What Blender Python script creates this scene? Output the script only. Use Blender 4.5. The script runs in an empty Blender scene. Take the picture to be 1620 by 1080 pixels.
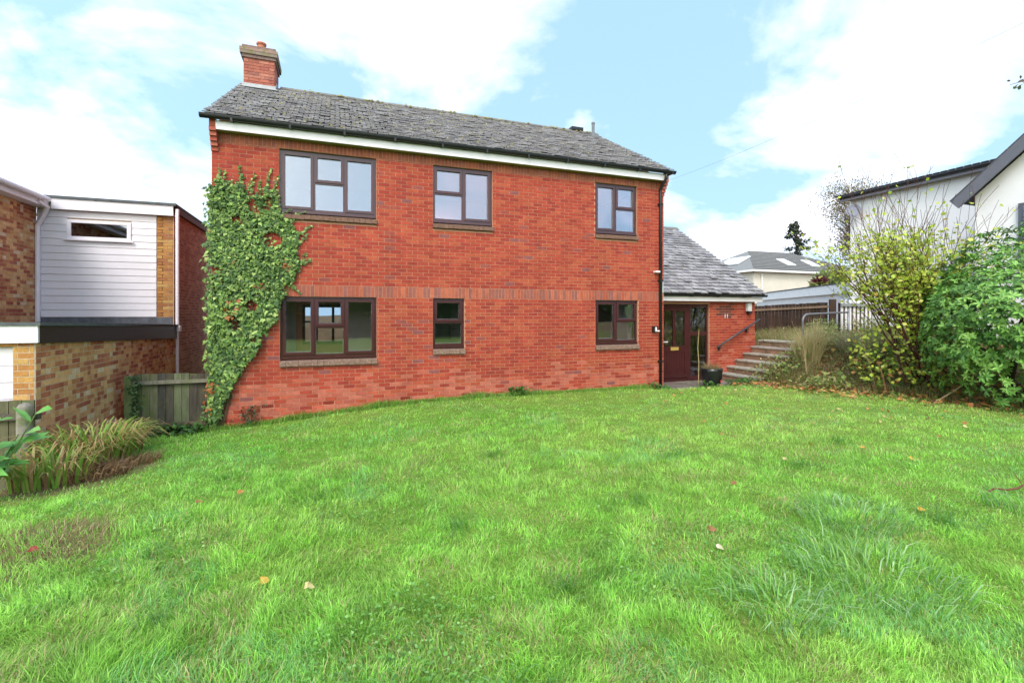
import bpy, math, random
import numpy as np
from mathutils import Vector, Matrix
R = math.radians
random.seed(7); rng = np.random.default_rng(7)
scene = bpy.context.scene
C = scene.collection

# ------------------------------------------------------------------ camera
cam_d = bpy.data.cameras.new('camera'); cam = bpy.data.objects.new('camera', cam_d); C.objects.link(cam)
CAM = Vector((2.1, -10.1, 1.75)); YAW = 20.1
cam.location = CAM
cam.rotation_euler = (R(90.0), 0, R(-YAW))
cam_d.sensor_width = 36; cam_d.lens = 36*765/1620
cam_d.shift_y = -42/1620
cam_d.clip_end = 2000; cam_d.clip_start = 0.05
scene.camera = cam

# ------------------------------------------------------------------ world, sun, exposure
SUN_EL, SUN_AZ = 48, 212          # azimuth clockwise from +Y
world = bpy.data.worlds.new('World'); scene.world = world; world.use_nodes = True
nt = world.node_tree; N = nt.nodes; L = nt.links; N.clear()
wout = N.new('ShaderNodeOutputWorld'); bg = N.new('ShaderNodeBackground')
sky = N.new('ShaderNodeTexSky'); sky.sky_type = 'NISHITA'; sky.sun_disc = False
sky.sun_elevation = R(SUN_EL); sky.sun_rotation = R(SUN_AZ); sky.air_density = 1.0; sky.dust_density = 0.6; sky.ozone_density = 1.5
tc = N.new('ShaderNodeTexCoord')
up_ = N.new('ShaderNodeVectorMath'); up_.operation = 'ADD'; up_.inputs[1].default_value = (0, 0, .7); L.new(tc.outputs['Generated'], up_.inputs[0])
nm_ = N.new('ShaderNodeVectorMath'); nm_.operation = 'NORMALIZE'; L.new(up_.outputs[0], nm_.inputs[0]); L.new(nm_.outputs[0], sky.inputs[0])   # clear sky keeps its blue down to the rooftops
sep = N.new('ShaderNodeSeparateXYZ'); L.new(tc.outputs['Generated'], sep.inputs[0])
mx = N.new('ShaderNodeMath'); mx.operation = 'MAXIMUM'; mx.inputs[1].default_value = 0.0; L.new(sep.outputs['Z'], mx.inputs[0])
ad = N.new('ShaderNodeMath'); ad.operation = 'ADD'; ad.inputs[1].default_value = 0.45; L.new(mx.outputs[0], ad.inputs[0])
dvx = N.new('ShaderNodeMath'); dvx.operation = 'DIVIDE'; L.new(sep.outputs['X'], dvx.inputs[0]); L.new(ad.outputs[0], dvx.inputs[1])
dvy = N.new('ShaderNodeMath'); dvy.operation = 'DIVIDE'; L.new(sep.outputs['Y'], dvy.inputs[0]); L.new(ad.outputs[0], dvy.inputs[1])
cmb = N.new('ShaderNodeCombineXYZ'); L.new(dvx.outputs[0], cmb.inputs[0]); L.new(dvy.outputs[0], cmb.inputs[1])
mp = N.new('ShaderNodeMapping'); L.new(cmb.outputs[0], mp.inputs[0]); mp.inputs['Location'].default_value = (-18.50, -2.654, 0)
n1 = N.new('ShaderNodeTexNoise'); n1.inputs['Scale'].default_value = 1.9; n1.inputs['Detail'].default_value = 10; n1.inputs['Roughness'].default_value = 0.56
n1.inputs['Distortion'].default_value = 0.25; L.new(mp.outputs[0], n1.inputs['Vector'])
ramp = N.new('ShaderNodeValToRGB'); ramp.color_ramp.elements[0].position = 0.475; ramp.color_ramp.elements[1].position = 0.76
ramp.color_ramp.interpolation = 'LINEAR'
L.new(n1.outputs['Fac'], ramp.inputs[0])
skt = N.new('ShaderNodeMix'); skt.data_type = 'RGBA'; skt.blend_type = 'MULTIPLY'; skt.inputs[0].default_value = 1
L.new(sky.outputs[0], skt.inputs[6]); skt.inputs[7].default_value = (3.55, 3.45, 2.5, 1)
n2 = N.new('ShaderNodeTexNoise'); n2.inputs['Scale'].default_value = 3.0; n2.inputs['Detail'].default_value = 6; L.new(mp.outputs[0], n2.inputs['Vector'])
cr = N.new('ShaderNodeValToRGB'); cr.color_ramp.elements[0].position = .3; cr.color_ramp.elements[1].position = .65
cr.color_ramp.elements[0].color = (10.2, 9.6, 10.3, 1); cr.color_ramp.elements[1].color = (15.8, 13.9, 15.0, 1)
L.new(n2.outputs['Fac'], cr.inputs[0])
mixc = N.new('ShaderNodeMix'); mixc.data_type = 'RGBA'
L.new(ramp.outputs[0], mixc.inputs[0]); L.new(skt.outputs[2], mixc.inputs[6]); L.new(cr.outputs[0], mixc.inputs[7])
L.new(mixc.outputs[2], bg.inputs[0]); bg.inputs[1].default_value = 0.10
L.new(bg.outputs[0], wout.inputs[0])

sd = bpy.data.lights.new('sun', 'SUN'); sd.energy = 1.4; sd.angle = R(22); sd.color = (1, .92, .88)
sun = bpy.data.objects.new('sun', sd); C.objects.link(sun)
az, el = R(SUN_AZ), R(SUN_EL)
sdir = Vector((math.sin(az)*math.cos(el), math.cos(az)*math.cos(el), math.sin(el)))
sun.rotation_euler = sdir.to_track_quat('Z', 'Y').to_euler(); sun.location = (0, -20, 20)

vs = scene.view_settings; vs.view_transform = 'Standard'; vs.look = 'None'; vs.gamma = 1; vs.use_curve_mapping = False
vs.exposure = 1.0
scene.cycles.use_denoising = True
try: scene.cycles.denoiser = 'OPENIMAGEDENOISE'
except Exception: pass
scene.cycles.max_bounces = 8; scene.cycles.transparent_max_bounces = 16; scene.cycles.diffuse_bounces = 5
scene.cycles.caustics_reflective = False; scene.cycles.caustics_refractive = False

# ------------------------------------------------------------------ materials
def mat(name, rough=.8, spec=.3, noise=None, bump=None, transl=0, col=None, metal=0, hue=None):
    """Colour comes from the mesh attribute Col (or col), mottled by object-independent noise layers [(scale, low, high), ...]."""
    m = bpy.data.materials.new(name); m.use_nodes = True
    t = m.node_tree; n = t.nodes; l = t.links
    b = n['Principled BSDF']; out = n['Material Output']
    b.inputs['Roughness'].default_value = rough; b.inputs['Specular IOR Level'].default_value = spec; b.inputs['Metallic'].default_value = metal
    if col is None:
        a = n.new('ShaderNodeAttribute'); a.attribute_name = 'Col'; c = a.outputs['Color']
    else:
        a = n.new('ShaderNodeRGB'); a.outputs[0].default_value = (*col, 1); c = a.outputs[0]
    g = n.new('ShaderNodeNewGeometry')
    for item in (noise or []):
        sc, lo, hi = item[:3]
        x = n.new('ShaderNodeTexNoise'); x.inputs['Scale'].default_value = sc; x.inputs['Detail'].default_value = 5; x.inputs['Roughness'].default_value = .65
        if len(item) > 3:
            mpn = n.new('ShaderNodeMapping'); mpn.inputs['Scale'].default_value = item[3]; l.new(g.outputs['Position'], mpn.inputs[0]); l.new(mpn.outputs[0], x.inputs['Vector'])
        else: l.new(g.outputs['Position'], x.inputs['Vector'])
        r = n.new('ShaderNodeMapRange'); r.inputs[1].default_value = .28; r.inputs[2].default_value = .72; r.inputs[3].default_value = lo; r.inputs[4].default_value = hi
        l.new(x.outputs['Fac'], r.inputs[0])
        mm = n.new('ShaderNodeVectorMath'); mm.operation = 'SCALE'; l.new(c, mm.inputs[0]); l.new(r.outputs[0], mm.inputs['Scale']); c = mm.outputs[0]
    for (sc, thr, wid, colr) in (hue or []):
        x = n.new('ShaderNodeTexNoise'); x.inputs['Scale'].default_value = sc; x.inputs['Detail'].default_value = 6; x.inputs['Roughness'].default_value = .7
        l.new(g.outputs['Position'], x.inputs['Vector'])
        r = n.new('ShaderNodeMapRange'); r.inputs[1].default_value = thr; r.inputs[2].default_value = thr+wid; l.new(x.outputs['Fac'], r.inputs[0])
        mm = n.new('ShaderNodeMix'); mm.data_type = 'RGBA'; l.new(r.outputs[0], mm.inputs[0]); l.new(c, mm.inputs[6]); mm.inputs[7].default_value = (*colr, 1); c = mm.outputs[2]
    l.new(c, b.inputs['Base Color'])
    if bump:
        x = n.new('ShaderNodeTexNoise'); x.inputs['Scale'].default_value = bump[0]; x.inputs['Detail'].default_value = 6; l.new(g.outputs['Position'], x.inputs['Vector'])
        bp = n.new('ShaderNodeBump'); bp.inputs['Strength'].default_value = bump[1]; bp.inputs['Distance'].default_value = bump[2] if len(bump) > 2 else .01
        l.new(x.outputs['Fac'], bp.inputs['Height']); l.new(bp.outputs[0], b.inputs['Normal'])
    if transl:
        tr = n.new('ShaderNodeBsdfTranslucent'); l.new(c, tr.inputs[0])
        ms = n.new('ShaderNodeMixShader'); ms.inputs[0].default_value = transl
        l.new(b.outputs[0], ms.inputs[1]); l.new(tr.outputs[0], ms.inputs[2]); l.new(ms.outputs[0], out.inputs[0])
    return m
def glass_mat(name, base, boost, tint=(.93, .92, .94)):
    m = bpy.data.materials.new(name); m.use_nodes = True
    t = m.node_tree; n = t.nodes; l = t.links; n.clear()
    o = n.new('ShaderNodeOutputMaterial'); fr = n.new('ShaderNodeFresnel'); fr.inputs[0].default_value = 1.5
    ma = n.new('ShaderNodeMath'); ma.operation = 'MULTIPLY_ADD'; ma.inputs[1].default_value = boost; ma.inputs[2].default_value = base; ma.use_clamp = True
    l.new(fr.outputs[0], ma.inputs[0])
    gl = n.new('ShaderNodeBsdfGlossy'); gl.inputs['Roughness'].default_value = .01; gl.inputs['Color'].default_value = (.88, .90, 1, 1)
    nz = n.new('ShaderNodeTexNoise'); nz.inputs['Scale'].default_value = 1.6; g = n.new('ShaderNodeNewGeometry'); l.new(g.outputs['Position'], nz.inputs['Vector'])
    bp = n.new('ShaderNodeBump'); bp.inputs['Strength'].default_value = .08; bp.inputs['Distance'].default_value = .02; l.new(nz.outputs['Fac'], bp.inputs['Height']); l.new(bp.outputs[0], gl.inputs['Normal'])
    tp = n.new('ShaderNodeBsdfTransparent'); tp.inputs[0].default_value = (*tint, 1)
    ms = n.new('ShaderNodeMixShader'); l.new(ma.outputs[0], ms.inputs[0]); l.new(tp.outputs[0], ms.inputs[1]); l.new(gl.outputs[0], ms.inputs[2]); l.new(ms.outputs[0], o.inputs[0])
    return m
M = {}
M['brick'] = mat('brick', .85, .2, [(9, .80, 1.18), (60, .75, 1.22), (.8, .84, 1.12), (3, .86, 1.10, (1, 1, .14))], bump=(220, .35, .004))
M['mortar'] = mat('mortar', .95, .1, [(30, .8, 1.15)], col=(.52, .27, .18), bump=(150, .4, .003))
M['mortar_buff'] = mat('mortar_buff', .95, .1, [(30, .75, 1.1)], col=(.56, .45, .32), bump=(150, .4, .003))
M['tile'] = mat('tile', .7, .3, [(14, .75, 1.22), (45, .7, 1.3)], hue=[(5.5, .60, .06, (.17, .16, .06)), (26, .69, .04, (.40, .40, .40))], bump=(90, .4, .004))
M['ridge'] = mat('ridge', .9, .2, [(12, .7, 1.2)], hue=[(5, .54, .1, (.17, .16, .06))], bump=(60, .6, .008))
M['deck'] = mat('roof_deck', .9, .1, [(8, .8, 1.1)], col=(.035, .033, .03))
M['white'] = mat('white_plastic', .35, .4, [(4, .94, 1.03), (40, .97, 1.02)], col=(.79, .745, .79))
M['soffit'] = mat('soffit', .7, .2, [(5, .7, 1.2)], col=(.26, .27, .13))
M['black'] = mat('black_plastic', .35, .4, [(6, .8, 1.3)], col=(.012, .013, .014))
M['frame'] = mat('rosewood_frame', .22, .6, [(3, .9, 1.1), (50, .9, 1.1)], col=(.055, .014, .016))
M['sill'] = mat('sill_tile', .9, .2, [(25, .65, 1.3), (120, .7, 1.35)], col=(.17, .095, .07), hue=[(45, .60, .06, (.34, .29, .22))], bump=(90, .6, .006))
M['sill_pale'] = mat('sill_weathered', .9, .2, [(25, .65, 1.3), (120, .7, 1.35)], col=(.21, .13, .10), hue=[(40, .57, .06, (.40, .33, .26))], bump=(90, .6, .006))
M['glass'] = glass_mat('glass', .08, 2.6)
M['lead'] = mat('lead', .6, .4, [(10, .8, 1.15)], col=(.40, .41, .42))
M['room'] = mat('room_paint', .9, .1, [(2, .95, 1.03)], col=(.80, .78, .72))
M['room_dark'] = mat('room_floor', .8, .2, [(5, .8, 1.1)], col=(.16, .12, .09))
M['grey_metal'] = mat('galvanised', .5, .5, [(9, .8, 1.15)], col=(.22, .23, .25), metal=.5)
M['plain'] = mat('painted', .6, .3, [(6, .9, 1.08)])
M['render'] = mat('white_render', .9, .1, [(1.2, .93, 1.03), (30, .95, 1.03)], bump=(60, .5, .006))
M['wood'] = mat('old_wood', .9, .15, [(3, .7, 1.2), (22, .7, 1.25, (1, 1, .12))], hue=[(2.6, .52, .16, (.12, .145, .045))], bump=(40, .5, .005))
M['wood_dark'] = mat('dark_wood', .9, .15, [(3, .7, 1.3), (22, .7, 1.3, (1, 1, .12))], bump=(40, .5, .005))
M['felt'] = mat('roofing_felt', .9, .2, [(6, .75, 1.2)], col=(.10, .11, .115), bump=(120, .5, .004))
M['stone'] = mat('paving', .9, .2, [(5, .7, 1.2), (60, .8, 1.2)], hue=[(6, .55, .1, (.07, .075, .04))], bump=(50, .5, .005))
M['leaf'] = mat('leaf', .45, .4, [(30, .85, 1.15)], transl=.4)
M['glossy_leaf'] = mat('glossy_leaf', .42, .35, [(30, .85, 1.15)], transl=.12)
M['ivy'] = mat('ivy_leaf', .48, .25, [(30, .8, 1.2)], transl=.12)
M['blade'] = mat('grass_blade', .38, .5, [(1.3, .9, 1.1)], transl=.42)
M['bark'] = mat('bark', .9, .15, [(20, .7, 1.25)], bump=(60, .5, .006))
M['litter'] = mat('dead_leaf', .8, .2, [(40, .75, 1.25)], transl=.15)
M['soil'] = mat('soil_turf', .95, .1, [(2, .8, 1.2), (30, .6, 1.4)], bump=(25, .8, .03))
M['terracotta'] = mat('terracotta', .85, .2, [(12, .8, 1.15)], col=(.46, .17, .10))
M['brass'] = mat('brass', .3, .5, [(20, .9, 1.1)], col=(.75, .52, .16), metal=.5)
M['blackpot'] = mat('glazed_black', .25, .5, [(8, .8, 1.2)], col=(.012, .012, .014))
M['clad'] = mat('cladding', .4, .4, [(3, .95, 1.03)], col=(.74, .71, .745))

# ------------------------------------------------------------------ helpers
W = {}
def world_of(o): return W.get(o.name, Vector((0, 0, 0)))
def tagk(o, label=None, cat=None, group=None, kind=None):
    if label: o['label'] = label
    if cat: o['category'] = cat
    if group: o['group'] = group
    if kind: o['kind'] = kind
    return o
def thing(name, label, cat, loc, group=None):
    o = bpy.data.objects.new(name, None); C.objects.link(o); o.location = loc; o.empty_display_size = .2
    W[o.name] = Vector(loc); return tagk(o, label, cat, group)
def link(o, parent, worldpos):
    C.objects.link(o)
    if parent: o.parent = parent
    o.location = Vector(worldpos) - (world_of(parent) if parent else Vector())
    W[o.name] = Vector(worldpos); return o
def np_mesh(name, v, tris, cols=None, material=None, smooth=False):
    v = np.asarray(v, np.float32); tris = np.asarray(tris, np.int32)
    me = bpy.data.meshes.new(name); me.vertices.add(len(v)); me.vertices.foreach_set('co', v.ravel())
    nf = len(tris); me.loops.add(nf*3); me.loops.foreach_set('vertex_index', tris.ravel())
    me.polygons.add(nf); me.polygons.foreach_set('loop_start', np.arange(0, nf*3, 3, dtype=np.int32))
    me.polygons.foreach_set('use_smooth', np.full(nf, smooth))
    if cols is not None:
        a = me.color_attributes.new('Col', 'FLOAT_COLOR', 'POINT')
        c4 = np.ones((len(v), 4), np.float32); c4[:, :3] = cols; a.data.foreach_set('color', c4.ravel())
    if material: me.materials.append(material)
    me.update(calc_edges=True); me.validate(); return me
def np_obj(name, v, tris, cols, material, parent=None, smooth=False, origin=None):
    v = np.asarray(v, np.float32)
    if origin is None:
        mn, mxx = v.min(0), v.max(0); origin = ((mn[0]+mxx[0])/2, (mn[1]+mxx[1])/2, mn[2])
    me = np_mesh(name, v-np.array(origin, np.float32), tris, cols, material, smooth)
    return link(bpy.data.objects.new(name, me), parent, origin)
class MB:
    """collects boxes, tubes, prisms in world coordinates; build() links them as one mesh object"""
    def __init__(s, frame=None): s.v = []; s.f = []; s.c = []; s.fr = frame
    def pt(s, p):
        return s.fr @ Vector(p) if s.fr is not None else Vector(p)
    def add(s, vs, fs, col=(1, 1, 1)):
        b = len(s.v); s.v += [tuple(s.pt(p)) for p in vs]; s.f += [tuple(i+b for i in f) for f in fs]; s.c += [col]*len(vs); return s
    def box(s, x0, x1, y0, y1, z0, z1, col=(1, 1, 1), sl=0):
        vs = [(x0, y0, z0), (x1, y0, z0), (x1, y1, z0), (x0, y1, z0), (x0, y0, z1), (x1, y0, z1+sl), (x1, y1, z1+sl), (x0, y1, z1)]
        return s.add(vs, [(0, 3, 2, 1), (4, 5, 6, 7), (0, 1, 5, 4), (1, 2, 6, 5), (2, 3, 7, 6), (3, 0, 4, 7)], col)
    def bar(s, a, b, w, h, col=(1, 1, 1), up=(0, 0, 1)):
        a, b = Vector(a), Vector(b); d = (b-a).normalized(); u = Vector(up)
        sd_ = d.cross(u).normalized(); u = sd_.cross(d).normalized(); p = []
        for q in (a, b):
            for i, j in ((-1, -1), (1, -1), (1, 1), (-1, 1)): p.append(q+sd_*(i*w/2)+u*(j*h/2))
        return s.add(p, [(0, 1, 2, 3), (7, 6, 5, 4), (0, 4, 5, 1), (1, 5, 6, 2), (2, 6, 7, 3), (3, 7, 4, 0)], col)
    def tube(s, pts, rad, n=8, col=(1, 1, 1), caps=True):
        pts = [Vector(p) for p in pts]; rad = rad if isinstance(rad, (list, tuple)) else [rad]*len(pts)
        vs = []; fs = []; pr = None
        for i, p in enumerate(pts):
            d = (pts[min(i+1, len(pts)-1)]-pts[max(i-1, 0)])
            d = d.normalized() if d.length > 1e-6 else Vector((0, 0, 1))
            if pr is None: pr = d.orthogonal().normalized()
            pr = (pr-d*pr.dot(d)); pr = pr.normalized() if pr.length > 1e-6 else d.orthogonal().normalized()
            q = d.cross(pr)
            for k in range(n):
                a = 2*math.pi*k/n; vs.append(p+(pr*math.cos(a)+q*math.sin(a))*rad[i])
        for i in range(len(pts)-1):
            for k in range(n):
                k2 = (k+1) % n; fs.append((i*n+k, i*n+k2, (i+1)*n+k2, (i+1)*n+k))
        if caps: fs.append(tuple(range(n-1, -1, -1))); fs.append(tuple((len(pts)-1)*n+k for k in range(n)))
        return s.add(vs, fs, col)
    def lathe(s, c, prof, n=20, col=(1, 1, 1)):
        vs = []; fs = []
        for r, z in prof:
            for k in range(n):
                a = 2*math.pi*k/n; vs.append((c[0]+r*math.cos(a), c[1]+r*math.sin(a), c[2]+z))
        for i in range(len(prof)-1):
            for k in range(n): fs.append((i*n+k, i*n+(k+1) % n, (i+1)*n+(k+1) % n, (i+1)*n+k))
        fs.append(tuple(range(n-1, -1, -1))); fs.append(tuple((len(prof)-1)*n+k for k in range(n)))
        return s.add(vs, fs, col)
    def build(s, name, material, parent=None, smooth=False, origin=None, bevel=0):
        v = np.array(s.v, np.float32); mn, mxx = v.min(0), v.max(0)
        if origin is None: origin = ((mn[0]+mxx[0])/2, (mn[1]+mxx[1])/2, mn[2])
        me = bpy.data.meshes.new(name); me.from_pydata((v-np.array(origin, np.float32)).tolist(), [], s.f)
        a = me.color_attributes.new('Col', 'FLOAT_COLOR', 'POINT')
        c4 = np.ones((len(v), 4), np.float32); c4[:, :3] = np.array(s.c, np.float32); a.data.foreach_set('color', c4.ravel())
        me.materials.append(material)
        if smooth: me.polygons.foreach_set('use_smooth', np.ones(len(me.polygons), bool))
        me.update()
        o = link(bpy.data.objects.new(name, me), parent, origin)
        if bevel:
            bv = o.modifiers.new('bevel', 'BEVEL'); bv.width = bevel; bv.segments = 2; bv.limit_method = 'ANGLE'
        return o
def frame(o, rz): return Matrix.Translation(Vector(o)) @ Matrix.Rotation(rz, 4, 'Z')
def dist(p): return (Vector(p)-CAM).length
def jit(c, a): k = 1+random.uniform(-a, a); return tuple(max(0, x*k*(1+random.uniform(-a*.3, a*.3))) for x in c)
_lat = {}
def vnoise(x, y, sc, seed):
    """smooth value noise 0..1"""
    if seed not in _lat: _lat[seed] = np.random.default_rng(seed).random((64, 64))
    t = _lat[seed]; u = np.asarray(x)*sc; v = np.asarray(y)*sc
    i = np.floor(u).astype(int); j = np.floor(v).astype(int); a = u-i; b = v-j
    a = a*a*(3-2*a); b = b*b*(3-2*b); i %= 64; j %= 64; i2 = (i+1) % 64; j2 = (j+1) % 64
    return (t[i, j]*(1-a)+t[i2, j]*a)*(1-b)+(t[i, j2]*(1-a)+t[i2, j2]*a)*b
def ss(a, b, x):
    t = np.clip((np.asarray(x, float)-a)/(b-a), 0, 1); return t*t*(3-2*t)

# ------------------------------------------------------------------ ground
def ground(x, y):
    x = np.asarray(x, float); y = np.asarray(y, float)
    z = -.03-.016*np.clip(y, -16, 0)
    z = z-.31*ss(4.6, -.6, x)*ss(-5.5, -.2, y)
    xs = x+.42*np.clip(y, -12, 0)*ss(0, -3, y)+.0*y
    steps = ss(-.75, -.42, y)*ss(14.75, 14.45, x)
    z = z+.95*ss(12.5, 15.2, xs)*(1-steps)
    z = z+.10*np.clip(xs-17, 0, 60)
    z = z-.14*ss(-.5, -.36, y)*ss(9.2, 9.8, x)*ss(15, 14.4, x)*ss(9, 8, y)
    z = z-.4*ss(-1.12, -1.6, x)
    z = z+1.6*ss(9.5, 13, y)*ss(13, 10.5, x)
    near = ss(30, 14, np.hypot(x-5, y+5))
    z = z+near*(.05*(vnoise(x, y, .55, 1)-.5)+.028*(vnoise(x, y, 2.1, 2)-.5))*ss(.0, -.5, y)
    return z
gz = lambda x, y: float(ground(x, y))
xs_ = np.unique(np.concatenate([np.linspace(-400, -30, 12), np.linspace(-30, -4, 14), np.arange(-4, 18, .18), np.linspace(18, 60, 40), np.linspace(60, 500, 12)]))
ys_ = np.unique(np.concatenate([np.linspace(-400, -40, 10), np.linspace(-40, -12, 14), np.arange(-12, 2, .18), np.linspace(2, 60, 50), np.linspace(60, 500, 12)]))
GX, GY = np.meshgrid(xs_, ys_, indexing='ij'); GZ = ground(GX, GY)
nx, ny = GX.shape; idx = np.arange(nx*ny).reshape(nx, ny)
q = np.stack([idx[:-1, :-1], idx[1:, :-1], idx[1:, 1:], idx[:-1, 1:]], -1).reshape(-1, 4)
tri = np.concatenate([q[:, [0, 1, 2]], q[:, [0, 2, 3]]])
gv = np.stack([GX, GY, GZ], -1).reshape(-1, 3)
def bare(x, y):
    """soil and thatch showing through: left-hand bed, scrubby patch at the frame edge, under the shrubs"""
    b = ss(1.0, .55, np.hypot((x+.75)/1.0, (y+3.0)/1.5))
    b = np.maximum(b, ss(1.1, .5, np.hypot((x-.05)/.75, (y+5.6)/.8))*.8)
    xr = x+.35*y
    b = np.maximum(b, ss(11.8, 12.7, xr)*ss(-.2, -.6, y))
    b = np.maximum(b, ss(-.42, -.34, y)*ss(9.7, 9.9, x)); b = np.maximum(b, ss(6.8, 7.2, y))
    return b
def turf_tone(x, y):
    """0 lush green .. 1 yellowish"""
    t = .42*vnoise(x, y, .45, 11)+.28*vnoise(x, y, 1.4, 12)+.22*vnoise(x, y, 5, 13)+.22*ss(3, 11, x)*ss(-9, -4, y)
    return np.clip(t, 0, 1)
bb = bare(gv[:, 0], gv[:, 1])[:, None]; tt = turf_tone(gv[:, 0], gv[:, 1])[:, None]
lush = np.array([.10, .21, .025]); yel = np.array([.19, .24, .05]); dirt = np.array([.14, .10, .055])
gc = (lush*(1-tt)+yel*tt)*(1-bb)+dirt*bb
tagk(np_obj('ground', gv, tri, gc, M['soil'], smooth=True, origin=(0, 0, 0)), kind='structure')

# ------------------------------------------------------------------ brickwork
_pc = {}
def piece_mesh(name, l, d, h, col, material, front_only=False):
    k = (name, round(l, 3), round(d, 3), round(h, 3), tuple(round(c, 3) for c in col), material.name)
    if k not in _pc:
        v = np.array([(x, y, z) for z in (-h/2, h/2) for (x, y) in ((-l/2, 0), (l/2, 0), (l/2, d), (-l/2, d))], np.float32)
        qd = np.array([(0, 3, 2, 1), (4, 5, 6, 7), (0, 1, 5, 4), (1, 2, 6, 5), (2, 3, 7, 6), (3, 0, 4, 7)])
        _pc[k] = np_mesh(name, v, np.concatenate([qd[:, [0, 1, 2]], qd[:, [0, 2, 3]]]), np.tile(col, (8, 1)), material)
    return _pc[k]
def cut(a, b, holes):
    segs = [(a, b)]
    for h0, h1 in holes:
        n = []
        for s0, s1 in segs:
            if h1 <= s0 or h0 >= s1: n.append((s0, s1)); continue
            if h0 > s0: n.append((s0, h0))
            if h1 < s1: n.append((h1, s1))
        segs = n
    return segs
def brick_layout(Lw, z0, z1, holes, pal, skip=None, course=.075, unit=.225, top=None, split=0):
    """stretcher bond; returns list of (cx, cz, l, h, colour)"""
    out = []; k = math.floor(z0/course)
    while k*course < z1-1e-4:
        za, zb = max(k*course, z0), min((k+1)*course, z1)
        if zb-za > .02 and not (skip and skip(za, zb)):
            hs = [(h[0], h[1]) for h in holes if h[2] < zb-.02 and h[3] > za+.02]
            lim = top((za+zb)/2) if top else (0, Lw)
            off = unit/2 if k % 2 else 0
            i = math.floor((lim[0]-off)/unit)-1
            while i*unit+off < lim[1]:
                a, b = max(i*unit+off, lim[0]), min((i+1)*unit+off, lim[1])
                if b-a > .03:
                    for s0, s1 in ([c_ for ab in ((a, (a+b)/2), ((a+b)/2, b)) for c_ in cut(*ab, hs)] if b-a > .2 and random.random() < split else cut(a, b, hs)):
                        if s1-s0 > .03: out.append(((s0+s1)/2, (za+zb)/2, s1-s0-.011, zb-za-.011, pal((s0+s1)/2, (za+zb)/2)))
                i += 1
        k += 1
    return out
def lay(bricks, O, rz, parent, stuff_parent, n_single, material, vis=None, name='brick', depth=.06, proud=.007):
    """n_single nearest visible pieces become objects of their own, the rest one joined part"""
    F = frame(O, rz); out = []
    for b in bricks:
        p = F @ Vector((b[0], 0, b[1])); ok = vis(b) if vis else True
        out.append((dist(p) if ok else 1e6+dist(p), b, p))
    out.sort(key=lambda t: t[0]); mb = MB(F)
    for i, (dd, b, p) in enumerate(out):
        pr = proud+random.uniform(-.002, .002)
        if i < n_single and dd < 1e6:
            o = bpy.data.objects.new(name, piece_mesh(name, b[2], depth, b[3], b[4], material))
            link(o, parent, F @ Vector((b[0], -pr, b[1]))); o.rotation_euler.z = rz
        else:
            mb.box(b[0]-b[2]/2, b[0]+b[2]/2, -pr, -pr+depth, b[1]-b[3]/2, b[1]+b[3]/2, b[4])
    if mb.v: tagk(mb.build(name+'_field', material, stuff_parent), kind='stuff')
def wall_mesh(name, O, rz, Lw, z0, z1, holes, thick, material, parent):
    """slab with openings: front, back and reveals"""
    F = frame(O, rz); mb = MB(F)
    xs = sorted({0, Lw, *[h[0] for h in holes], *[h[1] for h in holes]}); zs = sorted({z0, z1, *[h[2] for h in holes], *[h[3] for h in holes]})
    for i in range(len(xs)-1):
        for j in range(len(zs)-1):
            cx, cz = (xs[i]+xs[i+1])/2, (zs[j]+zs[j+1])/2
            if any(h[0] < cx < h[1] and h[2] < cz < h[3] for h in holes): continue
            a, b, c, d = xs[i], xs[i+1], zs[j], zs[j+1]
            mb.add([(a, 0, c), (b, 0, c), (b, 0, d), (a, 0, d)], [(0, 1, 2, 3)]); mb.add([(a, thick, c), (b, thick, c), (b, thick, d), (a, thick, d)], [(3, 2, 1, 0)])
    for h in holes+[(0, Lw, z0, z1)]:
        a, b, c, d = h
        for p, q_ in (((a, c), (b, c)), ((b, c), (b, d)), ((b, d), (a, d)), ((a, d), (a, c))):
            mb.add([(p[0], 0, p[1]), (q_[0], 0, q_[1]), (q_[0], thick, q_[1]), (p[0], thick, p[1])], [(0, 1, 2, 3)])
    return mb.build(name, material, parent)
RED = [(.36, .058, .034), (.337, .051, .031), (.37, .066, .037), (.313, .046, .030), (.35, .054, .034), (.38, .078, .040), (.29, .043, .031)]
PURP = [(.27, .068, .058), (.23, .075, .075), (.30, .065, .048)]
PINK = [(.42, .115, .078), (.45, .10, .06), (.39, .095, .066), (.46, .135, .09)]
def pal_red(x, z):
    pv = .012+.13*float(ss(.55, .75, vnoise(x*.8+5, z*2.2+3, .8, 21)))*(1 if .3 < z < 2.0 else .35)
    if random.random() < pv: return random.choice(PURP)
    if random.random() < .75*float(ss(.75, .15, z)) : return random.choice(PINK)
    return random.choice(RED)
BUFF = [(.66, .40, .20), (.60, .34, .16), (.64, .36, .16), (.64, .40, .19), (.42, .15, .08), (.36, .11, .065), (.52, .24, .11), (.66, .50, .34), (.42, .15, .09), (.57, .31, .14), (.48, .20, .10)]
pal_buff = lambda x, z: random.choice(BUFF)
YEL = [(.50, .27, .085), (.46, .22, .07), (.52, .31, .11), (.42, .19, .06), (.36, .15, .06)]
pal_yel = lambda x, z: random.choice(YEL)
BRN = [(.42, .24, .15), (.37, .20, .13), (.46, .28, .18), (.33, .16, .11)]
pal_brn = lambda x, z: random.choice(BRN)

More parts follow.
